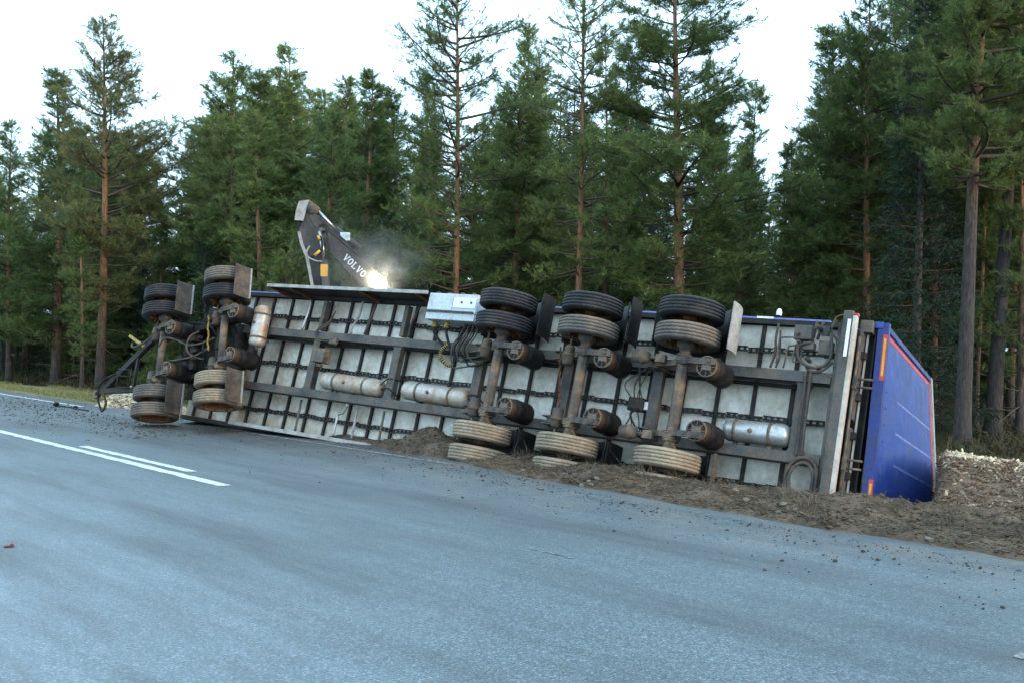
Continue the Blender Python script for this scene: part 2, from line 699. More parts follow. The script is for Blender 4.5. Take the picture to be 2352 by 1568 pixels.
def bark(z0=3.0, z1=8.5, nm='pine bark'):
    mt, N, L, P = nodes_of(nm)
    tc = N.new('ShaderNodeTexCoord')
    mp = N.new('ShaderNodeMapping')
    mp.inputs['Scale'].default_value = (9, 9, 2.2)
    L.new(tc.outputs['Object'], mp.inputs[0])
    n1 = noise(N, L, mp.outputs[0], 2.0, 6, .65)
    sep = N.new('ShaderNodeSeparateXYZ')
    L.new(tc.outputs['Object'], sep.inputs[0])
    ad = N.new('ShaderNodeMath')
    ad.operation = 'MULTIPLY_ADD'
    ad.inputs[1].default_value = 5.0
    L.new(n1, ad.inputs[0])
    L.new(sep.outputs[2], ad.inputs[2])
    mr = N.new('ShaderNodeMapRange')
    mr.inputs['From Min'].default_value = z0
    mr.inputs['From Max'].default_value = z1
    L.new(ad.outputs[0], mr.inputs['Value'])
    low = ramp(N, L, n1, [(.35, (.015, .012, .011)), (.65, (.062, .049, .043))])
    high = ramp(N, L, n1, [(.32, (.10, .052, .028)), (.62, (.25, .125, .062))])
    L.new(mixc(N, L, mr.outputs[0], low, high), P.inputs['Base Color'])
    P.inputs['Roughness'].default_value = .9
    bump(N, L, P, n1, .9, .03)
    return mt


M['bark'] = bark()
M['bark_old'] = bark(9.0, 15.0, 'old pine bark')
M['branch'] = grimy('branch bark', (.075, .058, .048), (.13, .085, .06), .4, 5, .9, spec=.2)
M['bark_grey'] = grimy('grey flaky bark', (.10, .088, .08), (.045, .038, .034), .5, 7, .9, bmp=.8, stretch=(1, 1, .35))

# ------------------------------------------------------------------ terrain
EXC = at_depth(985, 790, 24.2)


def ground_z(x, y):
    x = np.asarray(x, float)
    y = np.asarray(y, float)
    n = x * RN[0] + y * RN[1]
    t = x * RD[0] + y * RD[1]
    k = 1 - .72 * sst((t - 19) / 8.0)
    down = -np.clip(n - 9.15, 0, 4.3) * .265
    upw = np.clip((n - 14.0) / 4.2, 0, 1)
    z = down * (1 - sst(upw)) + sst(upw) * (-.38)
    z = np.where(n < 14.0, down, z) * k
    rough = sst((n - 9.3) / 3)
    z = z + rough * (.16 * fbm(x * .22, y * .22, 3) + .05 * fbm(x * 1.1, y * 1.1, 3))
    # the ground climbs very slightly into the forest
    z = z + .012 * np.clip(n - 18, 0, 60)
    # bench under the excavator
    d = np.hypot(x - EXC[0], y - EXC[1])
    b = 1 - sst((d - 2.6) / 1.6)
    z = z * (1 - b) + b * (-.78)
    z = np.where(n < 9.05, -.06, z)
    z = np.where((n > 9.05) & (n < 9.3), np.minimum(z, -.02), z)
    # opposite verge, behind the camera
    z = np.where(n < -4.5, -.06 - .1 * np.clip(-4.5 - n, 0, 8), z)
    return z


def grid_obj(name, ax, bx, mat, zf):
    A, B = np.meshgrid(ax, bx, indexing='ij')
    X = RN[0] * A + RD[0] * B
    Y = RN[1] * A + RD[1] * B
    Z = zf(A, B, X, Y)
    V = np.stack([X, Y, Z], -1).reshape(-1, 3)
    na, nb = len(ax), len(bx)
    i = np.arange(na * nb).reshape(na, nb)
    Q = np.stack([i[:-1, :-1], i[:-1, 1:], i[1:, 1:], i[1:, :-1]], -1).reshape(-1, 4)
    Q = Q[:, ::-1]
    return np_mesh(name, V, Q, mat, True)


ax = np.concatenate([[-900, -400, -150, -60, -30, -15, -8, -4.6, 0, 5, 8, 9.0], np.arange(9.1, 24, .22), np.arange(24.5, 60, 1.2), [65, 75, 90, 130, 250, 500, 1200]])
bx = np.concatenate([[-900, -400, -200, -100, -50, -30, -20, -12], np.arange(-8, 40, .35), np.arange(41, 90, 1.5), [100, 120, 160, 250, 500, 1200]])
g = inst('ground', grid_obj('ground', ax, bx, M['terrain'], lambda a, b, x, y: ground_z(x, y)))
tag(g, kind='structure')

# asphalt sheet, with its broken edge towards the ditch
bt = np.concatenate([[-300, -100, -40, -15], np.arange(-8, 30, .3), [32, 36, 42, 50, 70, 120, 300]])
edge = 9.05 + .07 * fbm(bt * 1.7, bt * 0 + 3.3, 4)
V = []
Q = []
for i, t in enumerate(bt):
    for n_, z in ((-4.4, -.09), (-4.35, 0.0), (edge[i], 0.0), (edge[i] + .05, -.10)):
        V.append(nt(n_, t, z))
for i in range(len(bt) - 1):
    for j in range(3):
        a = i * 4 + j
        Q.append((a, a + 1, a + 5, a + 4))
road = inst('road', np_mesh('road', np.array(V), np.array(Q), M['asphalt']))
tag(road, kind='structure')


def marking(name, n0, n1, t0, t1, mat, jit=.012, z=.004):
    ts = np.arange(t0, t1 + .001, .12) if t1 - t0 < 60 else np.concatenate([np.arange(t0, 30, .15), np.arange(30, t1, 2)])
    V = []
    for t in ts:
        V.append(nt(n0 + random.uniform(-jit, jit), t, z))
        V.append(nt(n1 + random.uniform(-jit, jit), t, z))
    V[0] += RD * .06
    k = len(ts)
    Q = [(2 * i, 2 * i + 1, 2 * i + 3, 2 * i + 2) for i in range(k - 1)]
    o = inst(name, np_mesh(name, np.array(V), np.array(Q), mat))
    tag(o, kind='structure')


marking('centre_line', 5.19, 5.33, 9.75, 90, M['paint'])
marking('centre_line_dash', 5.44, 5.56, 11.0, 14.5, M['paint'])
marking('centre_line_dash', 5.44, 5.56, 23.5, 27.0, M['paint'])
marking('centre_line_worn', 5.58, 5.70, -1.5, 1.78, M['paint_faint'], .03)
marking('centre_line_worn', 5.525, 5.55, 4.85, 5.4, M['paint_faint'], .012)
marking('edge_line', 8.42, 8.52, 22.3, 95, M['paint'])
marking('edge_line_dusty', 8.44, 8.54, 9.6, 15.6, M['paint_faint'], .01)


# torn soil bank between the asphalt and the trailer
def bank_h(n, t, x, y):
    n0 = np.interp(t, [-2, 3, 6, 8.5, 10, 11.3, 12.6], [7.75, 7.95, 8.05, 8.3, 8.65, 8.75, 9.0])
    n0 = n0 + .22 * fbm(t * .9, t * 0 + 7.7, 4)
    hc = np.interp(t, [-3, 0, 2.5, 4.5, 5.4, 6.2, 7.2, 8.5, 9.3, 10.2, 11.2, 12.4, 13.2], [.14, .14, .06, .01, -.02, -.03, -.02, -.02, -.02, .02, .02, .0, -.05])
    up = sst((n - n0) / (9.35 - n0))
    z = -.03 + (hc + .03) * up ** .8
    down = sst((n - 9.6) / 2.2)
    z = np.where(n > 9.6, z * (1 - down) + down * (ground_z(x, y) - .05), z)
    z = np.where(n < 9.6, np.maximum(z, -.03 + .048 * sst(up * 5)), z)
    # heap of turf pushed up in front of the first of the three axles
    z = z + .26 * np.exp(-((t - 11.05) / .55) ** 2 - ((n - 9.25) / .35) ** 2)
    z = z + .13 * np.exp(-((t - 7.35) / .4) ** 2 - ((n - 8.9) / .22) ** 2)
    z = z + .12 * np.exp(-((t - 5.75) / .25) ** 2 - ((n - 8.8) / .2) ** 2)
    am = up * np.interp(t, [-2, 4.5, 5.5, 9, 10, 11.5, 13], [1, 1, .55, .55, 1, 1, .3])
    z = z + .018 * sst(up * 6)
    z = z + am * (.13 * fbm(n * 1.7, t * .9, 3) + .12 * np.abs(fbm(n * 5.0, t * 3.2, 4)) + .05 * fbm(n * 14, t * 11, 3))
    cover = -.03 + .052 * sst(up * 5)
    z = np.where(n < 9.6, np.maximum(z, cover + .012 * fbm(n * 9, t * 7, 3)), z)
    return z


bank_t = np.arange(-3, 13.4, .032)
bank_n = np.arange(7.45, 12.4, .034)
bank = inst('soil_bank', grid_obj('soil_bank', bank_n, bank_t, M['soil'], bank_h))
tag(bank, kind='structure')


def bank_at(n, t):
    p = nt(n, t)
    return float(bank_h(np.array([n]), np.array([t]), np.array([p[0]]), np.array([p[1]]))[0])


# ------------------------------------------------------------------ small scatter, all real pieces
def clod_mesh(name, mat, seed, k=1):
    r = random.Random(seed)
    bm = bmesh.new()
    bmesh.ops.create_icosphere(bm, subdivisions=k, radius=1)
    for v in bm.verts:
        v.co *= r.uniform(.72, 1.2)
        v.co.z *= .72
    me = bpy.data.meshes.new(name)
    bm.to_mesh(me)
    bm.free()
    me.materials.append(mat)
    return me


def scatter_lumps(name, mat, pts, sizes, seed):
    """many small lumps as one mesh"""
    r = np.random.default_rng(seed)
    base = np.array([[1, 0, 0], [-1, 0, 0], [0, 1, 0], [0, -1, 0], [0, 0, 1], [0, 0, -1]], float)
    F = np.array([[0, 2, 4], [2, 1, 4], [1, 3, 4], [3, 0, 4], [2, 0, 5], [1, 2, 5], [3, 1, 5], [0, 3, 5]])
    n = len(pts)
    V = np.repeat(base[None], n, 0) * r.uniform(.6, 1.25, (n, 6, 1)) + r.uniform(-.25, .25, (n, 6, 3))
    an = r.uniform(0, 6.28, n)
    c, s = np.cos(an), np.sin(an)
    X = V[..., 0] * c[:, None] - V[..., 1] * s[:, None]
    Y = V[..., 0] * s[:, None] + V[..., 1] * c[:, None]
    V = np.stack([X, Y, V[..., 2] * .7], -1) * np.asarray(sizes)[:, None, None] + np.asarray(pts)[:, None, :]
    FF = (F[None] + (np.arange(n) * 6)[:, None, None]).reshape(-1, 3)
    o = inst(name, np_mesh(name, V.reshape(-1, 3), FF, mat))
    tag(o, kind='stuff')
    return o


def scatter_blades(name, mat, pts, dirs, length, width, seed, bend=.3):
    """thin two segment blades as one mesh; dirs are unit vectors"""
    r = np.random.default_rng(seed)
    n = len(pts)
    pts = np.asarray(pts)
    dirs = np.asarray(dirs)
    length = np.asarray(length).reshape(-1, 1) * np.ones((n, 1))
    side = np.cross(dirs, r.normal(size=(n, 3)))
    side /= np.linalg.norm(side, axis=1, keepdims=True) + 1e-9
    bv = r.normal(size=(n, 3)) * bend
    bv[:, 2] -= bend * .4
    mid = pts + dirs * length * .55
    tip = pts + (dirs + bv) * length
    wd = width * r.uniform(.6, 1.3, (n, 1))
    V = np.stack([pts - side * wd, pts + side * wd, mid - side * wd * .8, mid + side * wd * .8, tip], 1)
    i = np.arange(n)[:, None] * 5
    T = np.concatenate([i + np.array([[0, 1, 3]]), i + np.array([[0, 3, 2]]), i + np.array([[2, 3, 4]])], 0)
    me = np_mesh(name, V.reshape(-1, 3), T, mat)
    tn = np.repeat(r.random(n), 5)
    a = me.attributes.new('tint', 'FLOAT', 'POINT')
    a.data.foreach_set('value', tn.astype(np.float32))
    return me


# clods thrown on to the asphalt and crumbs on the bank
pts, szs = [], []
for i in range(2600):
    t = rng.uniform(-1.5, 16)
    n = np.interp(t, [-2, 6, 10, 12.6, 16], [7.9, 8.0, 8.6, 8.9, 8.6]) - abs(rng.normal(0, .28 if i % 3 else .9))
    if n < 2:
        continue
    s = float(np.clip(rng.lognormal(-5.15, .5), .003, .018))
    pts.append(nt(n, t, s * .35))
    szs.append(s)
for i in range(2200):     # crumbs around the dolly and along the far shoulder
    t = rng.uniform(15, 27)
    n = rng.normal(7.4, .7)
    s = float(np.clip(rng.lognormal(-4.6, .5), .004, .028))
    pts.append(nt(min(n, 8.9), t, s * .35))
    szs.append(s)
scatter_lumps('soil_crumbs', M['clod'], pts, szs, 3)
pts, szs = [], []
T_ = rng.uniform(-1.5, 12.4, 14000)
N_ = rng.uniform(7.9, 9.9, 14000)
S_ = np.clip(rng.lognormal(-4.5, .55, 14000), .005, .045)
PP = N_[:, None] * RN + T_[:, None] * RD
PP[:, 2] = bank_h(N_, T_, PP[:, 0], PP[:, 1])
ok = PP[:, 2] > .012
PP[:, 2] += S_ * .2
scatter_lumps('bank_crumbs', M['soil'], PP[ok], S_[ok], 4)

# countable lumps: bigger clods on the road and pale stones in the bank
clods = [clod_mesh('soil_clod', M['clod'], 40 + i, 2) for i in range(4)]
stones = [clod_mesh('stone', M['stone'], 60 + i, 2) for i in range(4)]
for i in range(30):
    t = random.uniform(1.5, 14)
    n = float(np.interp(t, [1, 6, 10, 14], [7.8, 7.8, 8.3, 8.3])) - abs(random.gauss(0, .7))
    s = random.uniform(.010, .021)
    o = inst('soil_clod', clods[i % 4])
    o.location = nt(n, t, s * .42)
    o.rotation_euler = (random.uniform(-.2, .2), random.uniform(-.2, .2), random.uniform(0, 6))
    o.scale = (s * random.uniform(.9, 1.4), s, s * .75)
    tag(o, 'dark soil clod lying on wet asphalt near the torn verge', 'soil clod', 'soil clods thrown on to the road')
for i in range(34):
    t = random.uniform(.5, 9)
    n = random.uniform(8.25, 9.25)
    s = random.uniform(.018, .042)
    o = inst('stone', stones[i % 4])
    o.location = nt(n, t, bank_at(n, t) + s * .25)
    o.rotation_euler = (random.uniform(-.4, .4), random.uniform(-.4, .4), random.uniform(0, 6))
    o.scale = (s * random.uniform(.9, 1.5), s, s * .8)
    tag(o, 'pale rounded stone bedded in the torn soil bank', 'stone', 'stones in the soil bank')
mb = MB().box((-.06, -.035, 0), (.06, .035, .018), .006).box((.01, -.02, .018), (.05, .02, .03), .004)
o = mb.build('plastic_fragment', M['fragment'])
o.location = nt(2.49, 7.99, .003)
o.rotation_euler = (0, 0, .5)
o.scale = (.6, .6, .7)
tag(o, 'small broken dark red plastic fragment alone on bare asphalt', 'fragment')

# matted dry turf and roots on the bank
T_ = rng.uniform(-1.5, 12.2, 12000)
N_ = rng.uniform(8.0, 9.8, 12000)
P_ = N_[:, None] * RN + T_[:, None] * RD
P_[:, 2] = bank_h(N_, T_, P_[:, 0], P_[:, 1])
D_ = RD * rng.normal(-.5, .8, (12000, 1)) + RN * rng.normal(-.35, .5, (12000, 1)) + np.array([0, 0, 1]) * np.abs(rng.normal(.05, .22, (12000, 1)))
D_ /= np.linalg.norm(D_, axis=1, keepdims=True)
ok = P_[:, 2] > .015
P_, D_ = P_[ok], D_[ok]
L_ = rng.uniform(.04, .15, len(P_))
o = inst('matted_turf', scatter_blades('matted_turf', M['dry'], P_, D_, L_, .0035, 5, .5))
tag(o, kind='stuff')


def tuft(name, n, t, cnt, h, label, cat='dry grass', zz=None):
    r = np.random.default_rng(int(n * 1000 + t * 77))
    z = bank_at(n, t) if zz is None else zz
    d = r.normal(size=(cnt, 3)) * .4 + np.array([0, 0, .9])
    d /= np.linalg.norm(d, axis=1, keepdims=True)
    p = r.normal(size=(cnt, 3)) * np.array([.05, .05, 0])
    o = inst(name, scatter_blades(name, M['dry'], p, d, r.uniform(.4, 1, cnt) * h, .003, cnt, .5))
    o.location = nt(n, t, z - .02)
    tag(o, label, cat, 'dry grass tufts on the soil bank')


for (n, t) in ((9.3, 8.35), (9.28, 7.9), (9.35, 7.3), (9.3, 6.6), (9.22, 6.1), (9.0, 5.7), (9.3, 5.2), (9.4, 9.2), (8.9, 4.7), (9.25, 7.0)):
    tuft('dry_grass_tuft', n, t, 60, random.uniform(.16, .3), 'small tuft of dry grass sticking up from the torn bank')

# verge grass beyond the dolly, countless blades
T_ = 17 + 36 * rng.random(30000) ** 1.3
N_ = rng.uniform(9.25, 12.4, 30000)
ok = fbm(N_ * .8, T_ * .35, 3) > -.12
P_ = (N_[:, None] * RN + T_[:, None] * RD)[ok]
P_[:, 2] = ground_z(P_[:, 0], P_[:, 1]) - .005
D_ = np.stack([rng.normal(0, .35, len(P_)), rng.normal(0, .35, len(P_)), np.ones(len(P_))], 1)
D_ /= np.linalg.norm(D_, axis=1, keepdims=True)
L_ = rng.uniform(.05, .14, len(P_))
o = inst('verge_grass', scatter_blades('verge_grass', M['grass'], P_, D_, L_, .008, 6, .35))
tag(o, kind='stuff')

# berry shrubs and heather on the forest floor
T_ = rng.uniform(-6, 50, 70000)
N_ = 12.6 + 16 * rng.random(70000) ** 1.5
P_ = N_[:, None] * RN + T_[:, None] * RD
ok = (fbm(P_[:, 0] * .6, P_[:, 1] * .6, 3) > -.08) & (np.hypot(P_[:, 0] - EXC[0], P_[:, 1] - EXC[1]) > 3.6)
ok &= ~((P_[:, 0] > 3.5) & (P_[:, 0] < 9.5) & (N_ < 15.0)) & (N_ > np.where(T_ < 19, 14.6, 12.5))
P_ = P_[ok]
P_[:, 2] = ground_z(P_[:, 0], P_[:, 1]) - .01
D_ = np.stack([rng.normal(0, .6, len(P_)), rng.normal(0, .6, len(P_)), np.ones(len(P_))], 1)
D_ /= np.linalg.norm(D_, axis=1, keepdims=True)
L_ = rng.uniform(.10, .32, len(P_))
o = inst('undergrowth', scatter_blades('undergrowth', M['shrub'], P_, D_, L_, .022, 7, .6))
tag(o, kind='stuff')


# ------------------------------------------------------------------ wood chip heaps
def heap(name, label, cx, cy, pol, zb_off, nchip, chip, mixf, seed, group=None):
    """mound given by height field pol(x,y) over an area, dressed in separate chips"""
    r = np.random.default_rng(seed)
    (x0, x1), (y0, y1) = cx, cy
    gx = np.linspace(x0, x1, 70)
    gy = np.linspace(y0, y1, 70)
    X, Y = np.meshgrid(gx, gy, indexing='ij')
    Z = pol(X, Y)
    G = ground_z(X, Y)
    V = np.stack([X, Y, np.maximum(Z, G - .25)], -1).reshape(-1, 3)
    i = np.arange(70 * 70).reshape(70, 70)
    Q = np.stack([i[:-1, :-1], i[1:, :-1], i[1:, 1:], i[:-1, 1:]], -1).reshape(-1, 4)
    keep = (Z > G - .12)
    kq = keep[:-1, :-1] | keep[1:, :-1] | keep[1:, 1:] | keep[:-1, 1:]
    root = inst(name, np_mesh(name, V, Q[kq.ravel()], M['sawdust'] if mixf is None else M['bark_heap'], True))
    tag(root, label, 'wood chips', group)
    px = r.uniform(x0, x1, nchip * 6)
    py = r.uniform(y0, y1, nchip * 6)
    pz = pol(px, py)
    ok = pz > ground_z(px, py) - .02
    px, py, pz = px[ok][:nchip], py[ok][:nchip], pz[ok][:nchip]
    n = len(px)
    L_ = np.minimum(r.lognormal(np.log(chip), .45, n), chip * 2.2)
    u = r.normal(size=(n, 3)) * np.array([1, 1, .55])
    u /= np.linalg.norm(u, axis=1, keepdims=True)
    w = np.cross(u, r.normal(size=(n, 3)))
    w /= np.linalg.norm(w, axis=1, keepdims=True)
    th = np.cross(u, w)
    a = u * L_[:, None]
    b = w * (L_ * r.uniform(.22, .5, n))[:, None]
    c = th * (L_ * .09)[:, None]
    cen = np.stack([px, py, pz + L_ * .25], -1)
    sg = np.array([[-1, -1, -1], [1, -1, -1], [1, 1, -1], [-1, 1, -1], [-1, -1, 1], [1, -1, 1], [1, 1, 1], [-1, 1, 1]])
    V = cen[:, None] + sg[None, :, :1] * a[:, None] + sg[None, :, 1:2] * b[:, None] + sg[None, :, 2:] * c[:, None]
    F = np.array([(0, 3, 2, 1), (4, 5, 6, 7), (0, 1, 5, 4), (1, 2, 6, 5), (2, 3, 7, 6), (3, 0, 4, 7)])
    FF = (F[None] + (np.arange(n) * 8)[:, None, None]).reshape(-1, 4)
    me = np_mesh('loose_chips', V.reshape(-1, 3), FF, M['chips'])
    tn = r.random(n) if mixf is None else mixf(px, py, pz, r)
    at = me.attributes.new('tint', 'FLOAT', 'POINT')
    at.data.foreach_set('value', np.repeat(tn, 8).astype(np.float32))
    o = inst('loose_chips', me, root)
    tag(o, kind='stuff')


def right_heap(x, y):
    n = x * RN[0] + y * RN[1]
    t = x * RD[0] + y * RD[1]
    # ridge running along the ditch behind the tailgate, its face towards the road
    top = .30 + .10 * np.exp(-((t - 4.6) / .8) ** 2) + .12 * np.exp(-((t - 1.6) / .9) ** 2) - .05
    z = top * sst((n - 10.2) / 1.7) - .12 * np.clip(n - 12.2, 0, 9) - .6 * sst((n - 13.4) / 2.0) - .35 * (1 - sst((n - 9.9) / .8))
    z = z + .10 * fbm(x * 1.6, y * 1.6, 4)
    z = np.where((t > 5.6), z - 1.2 * (t - 5.6), z)
    # the heap stops short of the tailgate
    z = z - 6.0 * np.clip(.451 * y - x + .10 * fbm(x * 2, y * 2, 3), 0, 9)
    return z


def right_mix(px, py, pz, r):
    n = px * RN[0] + py * RN[1]
    t = px * RD[0] + py * RD[1]
    # pale chips lie over the top and to the rear of the heap, bark makes up its face
    pale = sst((n - 11.5 + .5 * fbm(px * 1.3, py * 1.3, 3)) / .6) * (.2 + .8 * sst((t - 3.8) / .4))
    base = np.where(r.random(len(px)) < .12, r.uniform(.3, .65, len(px)), r.uniform(0, .2, len(px)))
    return np.where(r.random(len(px)) < pale * .92, r.uniform(.65, 1, len(px)), base)


heap('wood_chip_heap', 'large heap of brown bark and cream wood chips beside the blue tailgate', (3.6, 11.5), (6.5, 15.5), right_heap, 0, 34000, .021, right_mix, 21)
LH = at_depth(296, 905, 22.6)


def left_heap(x, y):
    d2 = ((x - LH[0] - .5) / 1.05) ** 2 + ((y - LH[1]) / .9) ** 2
    return ground_z(x, y) - .2 + .78 * np.exp(-d2) + .05 * fbm(x * 2.2, y * 2.2, 3)


def left_mix(px, py, pz, r):
    return r.uniform(.6, 1, len(px))


heap('wood_chip_pile', 'low pile of cream wood chips on the grass behind the trailer drawbar', (LH[0] - 2, LH[0] + 3), (LH[1] - 2, LH[1] + 2), left_heap, 0, 5000, .03, left_mix, 22)

# ------------------------------------------------------------------ the overturned trailer
TM = Matrix.Identity(4)
for i in range(3):
    for j in range(3):
        TM[i][j] = RW[i, j]
    TM[i][3] = TW[i]
trailer = bpy.data.objects.new('overturned_trailer', None)
link(trailer)
trailer.matrix_world = TM
tag(trailer, 'blue five axle chip trailer lying on its side, dirty underside and wheels exposed', 'trailer')
S0, S1 = -12.45, -.33          # floor front and rear
WT = 1.272

MB().box((S0, -1.235, -.135), (S1, 1.235, -.105)).build('floor', M['floor'], trailer)
for sg in (-1, 1):
    b = MB()
    b.box((S0, sg * 1.24, -.20), (S1, sg * 1.262, .0))
    b.box((S0, sg * 1.19, -.10), (S1, sg * 1.238, -.085))
    b.box((S0, sg * 1.195, -.015), (S1, sg * 1.238, .0))
    b.build('side_rail', M['member'], trailer)
    # box wall, ribbed blue panels
    b = MB()
    b.box((S0, sg * 1.225, -2.88), (S1 + .3, sg * 1.255, -.205))
    b.build('side_wall', M['bluedark'], trailer)
    me = MB().box((-.035, 0, -2.86), (.035, .022, -.21)).mesh('wall_rib', M['blue'])
    for k in range(15):
        inst('wall_rib', me, trailer, Matrix.Translation((S0 + .3 + k * .84, sg * 1.256 - (0 if sg > 0 else .022), 0)))
    MB().box((S0, sg * 1.2, -2.96), (S1 + .3, sg * 1.28, -2.882), .012).build('top_rail', M['blue'], trailer)
    # thin flange outside the side rail, pale blue on the high side, black below
    MB().box((S0, sg * 1.263, -.205), (S1 - .25, sg * (1.294 if sg > 0 else 1.275), -.04)).build('floor_flange', M['blue_pale' if sg > 0 else 'member'], trailer)
MB().box((S0 - .04, -1.25, -2.9), (S0 - .003, 1.25, -.14)).build('front_wall', M['blue'], trailer)

# cross members
me = MB().box((-.022, -1.186, -.104), (.022, 1.186, -.099)).box((-.006, -1.186, -.099), (.006, 1.186, -.074)).box((-.026, -1.186, -.074), (.026, 1.186, -.065)).mesh('cross_member', M['member'])
for k in range(25):
    s = -.44 - .49 * k
    inst('cross_member', me, trailer, Matrix.Translation((s, 0, 0)))

# main rails: I sections
for sg in (-1, 1):
    b = MB()
    w = sg * .50
    s0, s1 = -11.0, -.40
    b.box((s0, w - .066, .222), (s1, w + .066, .240))
    b.box((s0, w - .008, .003), (s1, w + .008, .2215))
    b.box((s0, w - .066, -.011), (s1, w + .066, .0025))
    b.build('main_rail', M['chassis'], trailer)
    me = MB().box((-.006, 0, .005), (.006, .055, .22)).mesh('web_stiffener', M['chassis'])
    for k in range(9):
        inst('web_stiffener', me, trailer, Matrix.Translation((-10.4 + k * 1.12, w + .009, 0)))

# big cross beams with flared ends
for s in (-9.1, -7.285, -5.62, -4.06, -2.67, -.72):
    b = MB()
    b.box((s - .05, -.36, .06), (s + .05, .36, .2))
    for sg in (-1, 1):
        b.prism([(-.05, 0), (.05, 0), (.10, .07), (-.10, .07)], (s, sg * .36, 0), (1, 0, 0), (0, sg, 0), (0, 0, 1), .07, .212)
    b.box((s - .075, -.42, .2005), (s + .075, .42, .2105))
    b.build('cross_beam', M['chassis'], trailer)

# conveyor chains under the floor, link by link
lk = MB()
for w in (-.026, .026):
    lk.box((-.078, w - .009, -.012), (.078, w + .009, .012))
for x in (-.062, .02):
    lk.box((x, -.0165, -.010), (x + .034, .0165, .010))
link_me = lk.mesh('chain_link', M['member'])
for ci, wc in enumerate((.845, -.03, -.88)):
    rail = MB()
    rail.box((-12.2, wc - .005, -.064), (-.42, wc + .005, -.058))
    ch = rail.build('drive_chain', M['member'], trailer)
    for k in range(72):
        s = -.52 - .164 * k
        sag = .010 * math.sin(k * 1.9 + ci) + .010 * math.sin(k * .31 + ci * 2)
        mw = Matrix.Translation((s, wc + sag, -.045)) @ Matrix.Rotation(.05 * math.sin(k * 1.3), 4, 'Z')
        inst('chain_link', link_me, ch, mw)


# ---- wheels
def tyre_mesh(name, mat, R=.421, W=.25, zig=.004):
    prof, wob = [], []

    def a(h, r, z=0.0):
        prof.append((h, r))
        wob.append(z)
    h = W / 2
    a(-h + .03, .262)
    a(-h + .012, .275)
    a(-h + .002, .33)
    a(-h + .006, .375)
    a(-h + .022, R - .016)
    a(-h + .032, R - .004)
    for g_ in (-.066, -.022, .022, .066):
        a(g_ - .007, R, zig)
        a(g_ - .005, R - .014, zig)
        a(g_ + .005, R - .014, zig)
        a(g_ + .007, R, zig)
    a(h - .032, R - .004)
    a(h - .022, R - .016)
    a(h - .006, .375)
    a(h - .002, .33)
    a(h - .012, .275)
    a(h - .03, .262)
    b = MB()
    b.lathe(prof + [prof[0]], (0, 0, 0), (0, 1, 0), 72, True, wob + [0])
    me = b.mesh(name, mat)
    return me


def rim_mesh(name, mat, dish):
    """dish: +1 hub face out towards +w"""
    b = MB()
    b.lathe([(-.10, .275), (-.10, .262), (-.08, .245), (.08, .245), (.10, .262), (.10, .275), (.085, .262), (-.085, .262), (-.10, .275)], (0, 0, 0), (0, 1, 0), 40)
    f = dish
    b.lathe([(f * .02, .246), (f * .035, .21), (f * .06, .15), (f * .06, .10), (f * .10, .095), (f * .12, .075), (f * .12, .001)], (0, 0, 0), (0, 1, 0), 32)
    b.lathe([(f * .005, .246), (f * .02, .2), (f * .045, .15), (f * .045, .001)], (0, 0, 0), (0, 1, 0), 32)
    for k in range(10):
        an = 2 * math.pi * k / 10
        b.lathe([(f * .058, .016), (f * .085, .016), (f * .085, .001)], (.135 * math.cos(an), 0, .135 * math.sin(an)), (0, 1, 0), 6, False)
    # spacer studs that show in the gap between the twin tyres
    for k in range(8):
        an = 2 * math.pi * (k + .3) / 8
        c, s_ = math.cos(an), math.sin(an)
        b.obox((c * .27, -f * .085, s_ * .27), (c * .27, -f * .125, s_ * .27), .03, .03)
    return b.mesh(name, mat)


TY = {k: tyre_mesh('tyre', M[k]) for k in ('tyre', 'tyre_dust', 'tyre_mid')}
RIMS = {(m_, d_): rim_mesh('wheel', M[m_], d_) for m_ in ('rust', 'axle') for d_ in (1, -1)}
spring_piston = MB().lathe([(.43, .001), (.43, .115), (.40, .135), (.27, .14), (.26, .128), (.25, .128)], (0, 0, 0), (0, 0, 1), 28)
PIS = spring_piston.mesh('air_spring', M['spring'])
bl = MB().lathe([(.26, .126), (.24, .15), (.17, .158), (.07, .155), (.02, .145), (-.03, .158), (-.12, .158), (-.14, .13), (-.14, .001)], (0, 0, 0), (0, 0, 1), 28)
BEL = bl.mesh('bellows', M['rubber'])
cl = MB()
cl.box((-.06, -.05, .4302), (.06, .05, .462), .006)
cl.lathe([(.4305, .135), (.446, .135), (.446, .118), (.4305, .118)], (0, 0, 0), (0, 0, 1), 28)
for k in range(8):
    an = math.pi * 2 * k / 8
    cl.obox((.06 * math.cos(an), .06 * math.sin(an), .438), (.125 * math.cos(an), .125 * math.sin(an), .438), .01, .012)
CLAMP = cl.mesh('clamp_plate', M['axle'])
bc = MB()
bc.lathe([(-.15, .001), (-.15, .06), (-.13, .078), (-.02, .078), (-.015, .09), (.015, .09), (.02, .078), (.10, .07), (.125, .05), (.125, .001)], (0, 0, 0), (0, 1, 0), 20)
bc.tube([(0, .12, 0), (0, .3, 0)], .018, 8)
BRK = bc.mesh('brake_chamber', M['axle'])
bc = MB()
bc.lathe([(-.12, .001), (-.12, .07), (-.10, .085), (-.01, .085), (-.005, .098), (.02, .098), (.025, .085), (.09, .075), (.11, .05), (.11, .001)], (0, 0, 0), (1, 0, 0), 20)
bc.tube([(.1, 0, 0), (.32, 0, 0)], .018, 8)
bc.box((.2, -.06, -.05), (.34, .05, .03), .01)
BRK2 = bc.mesh('brake_chamber', M['axle'])


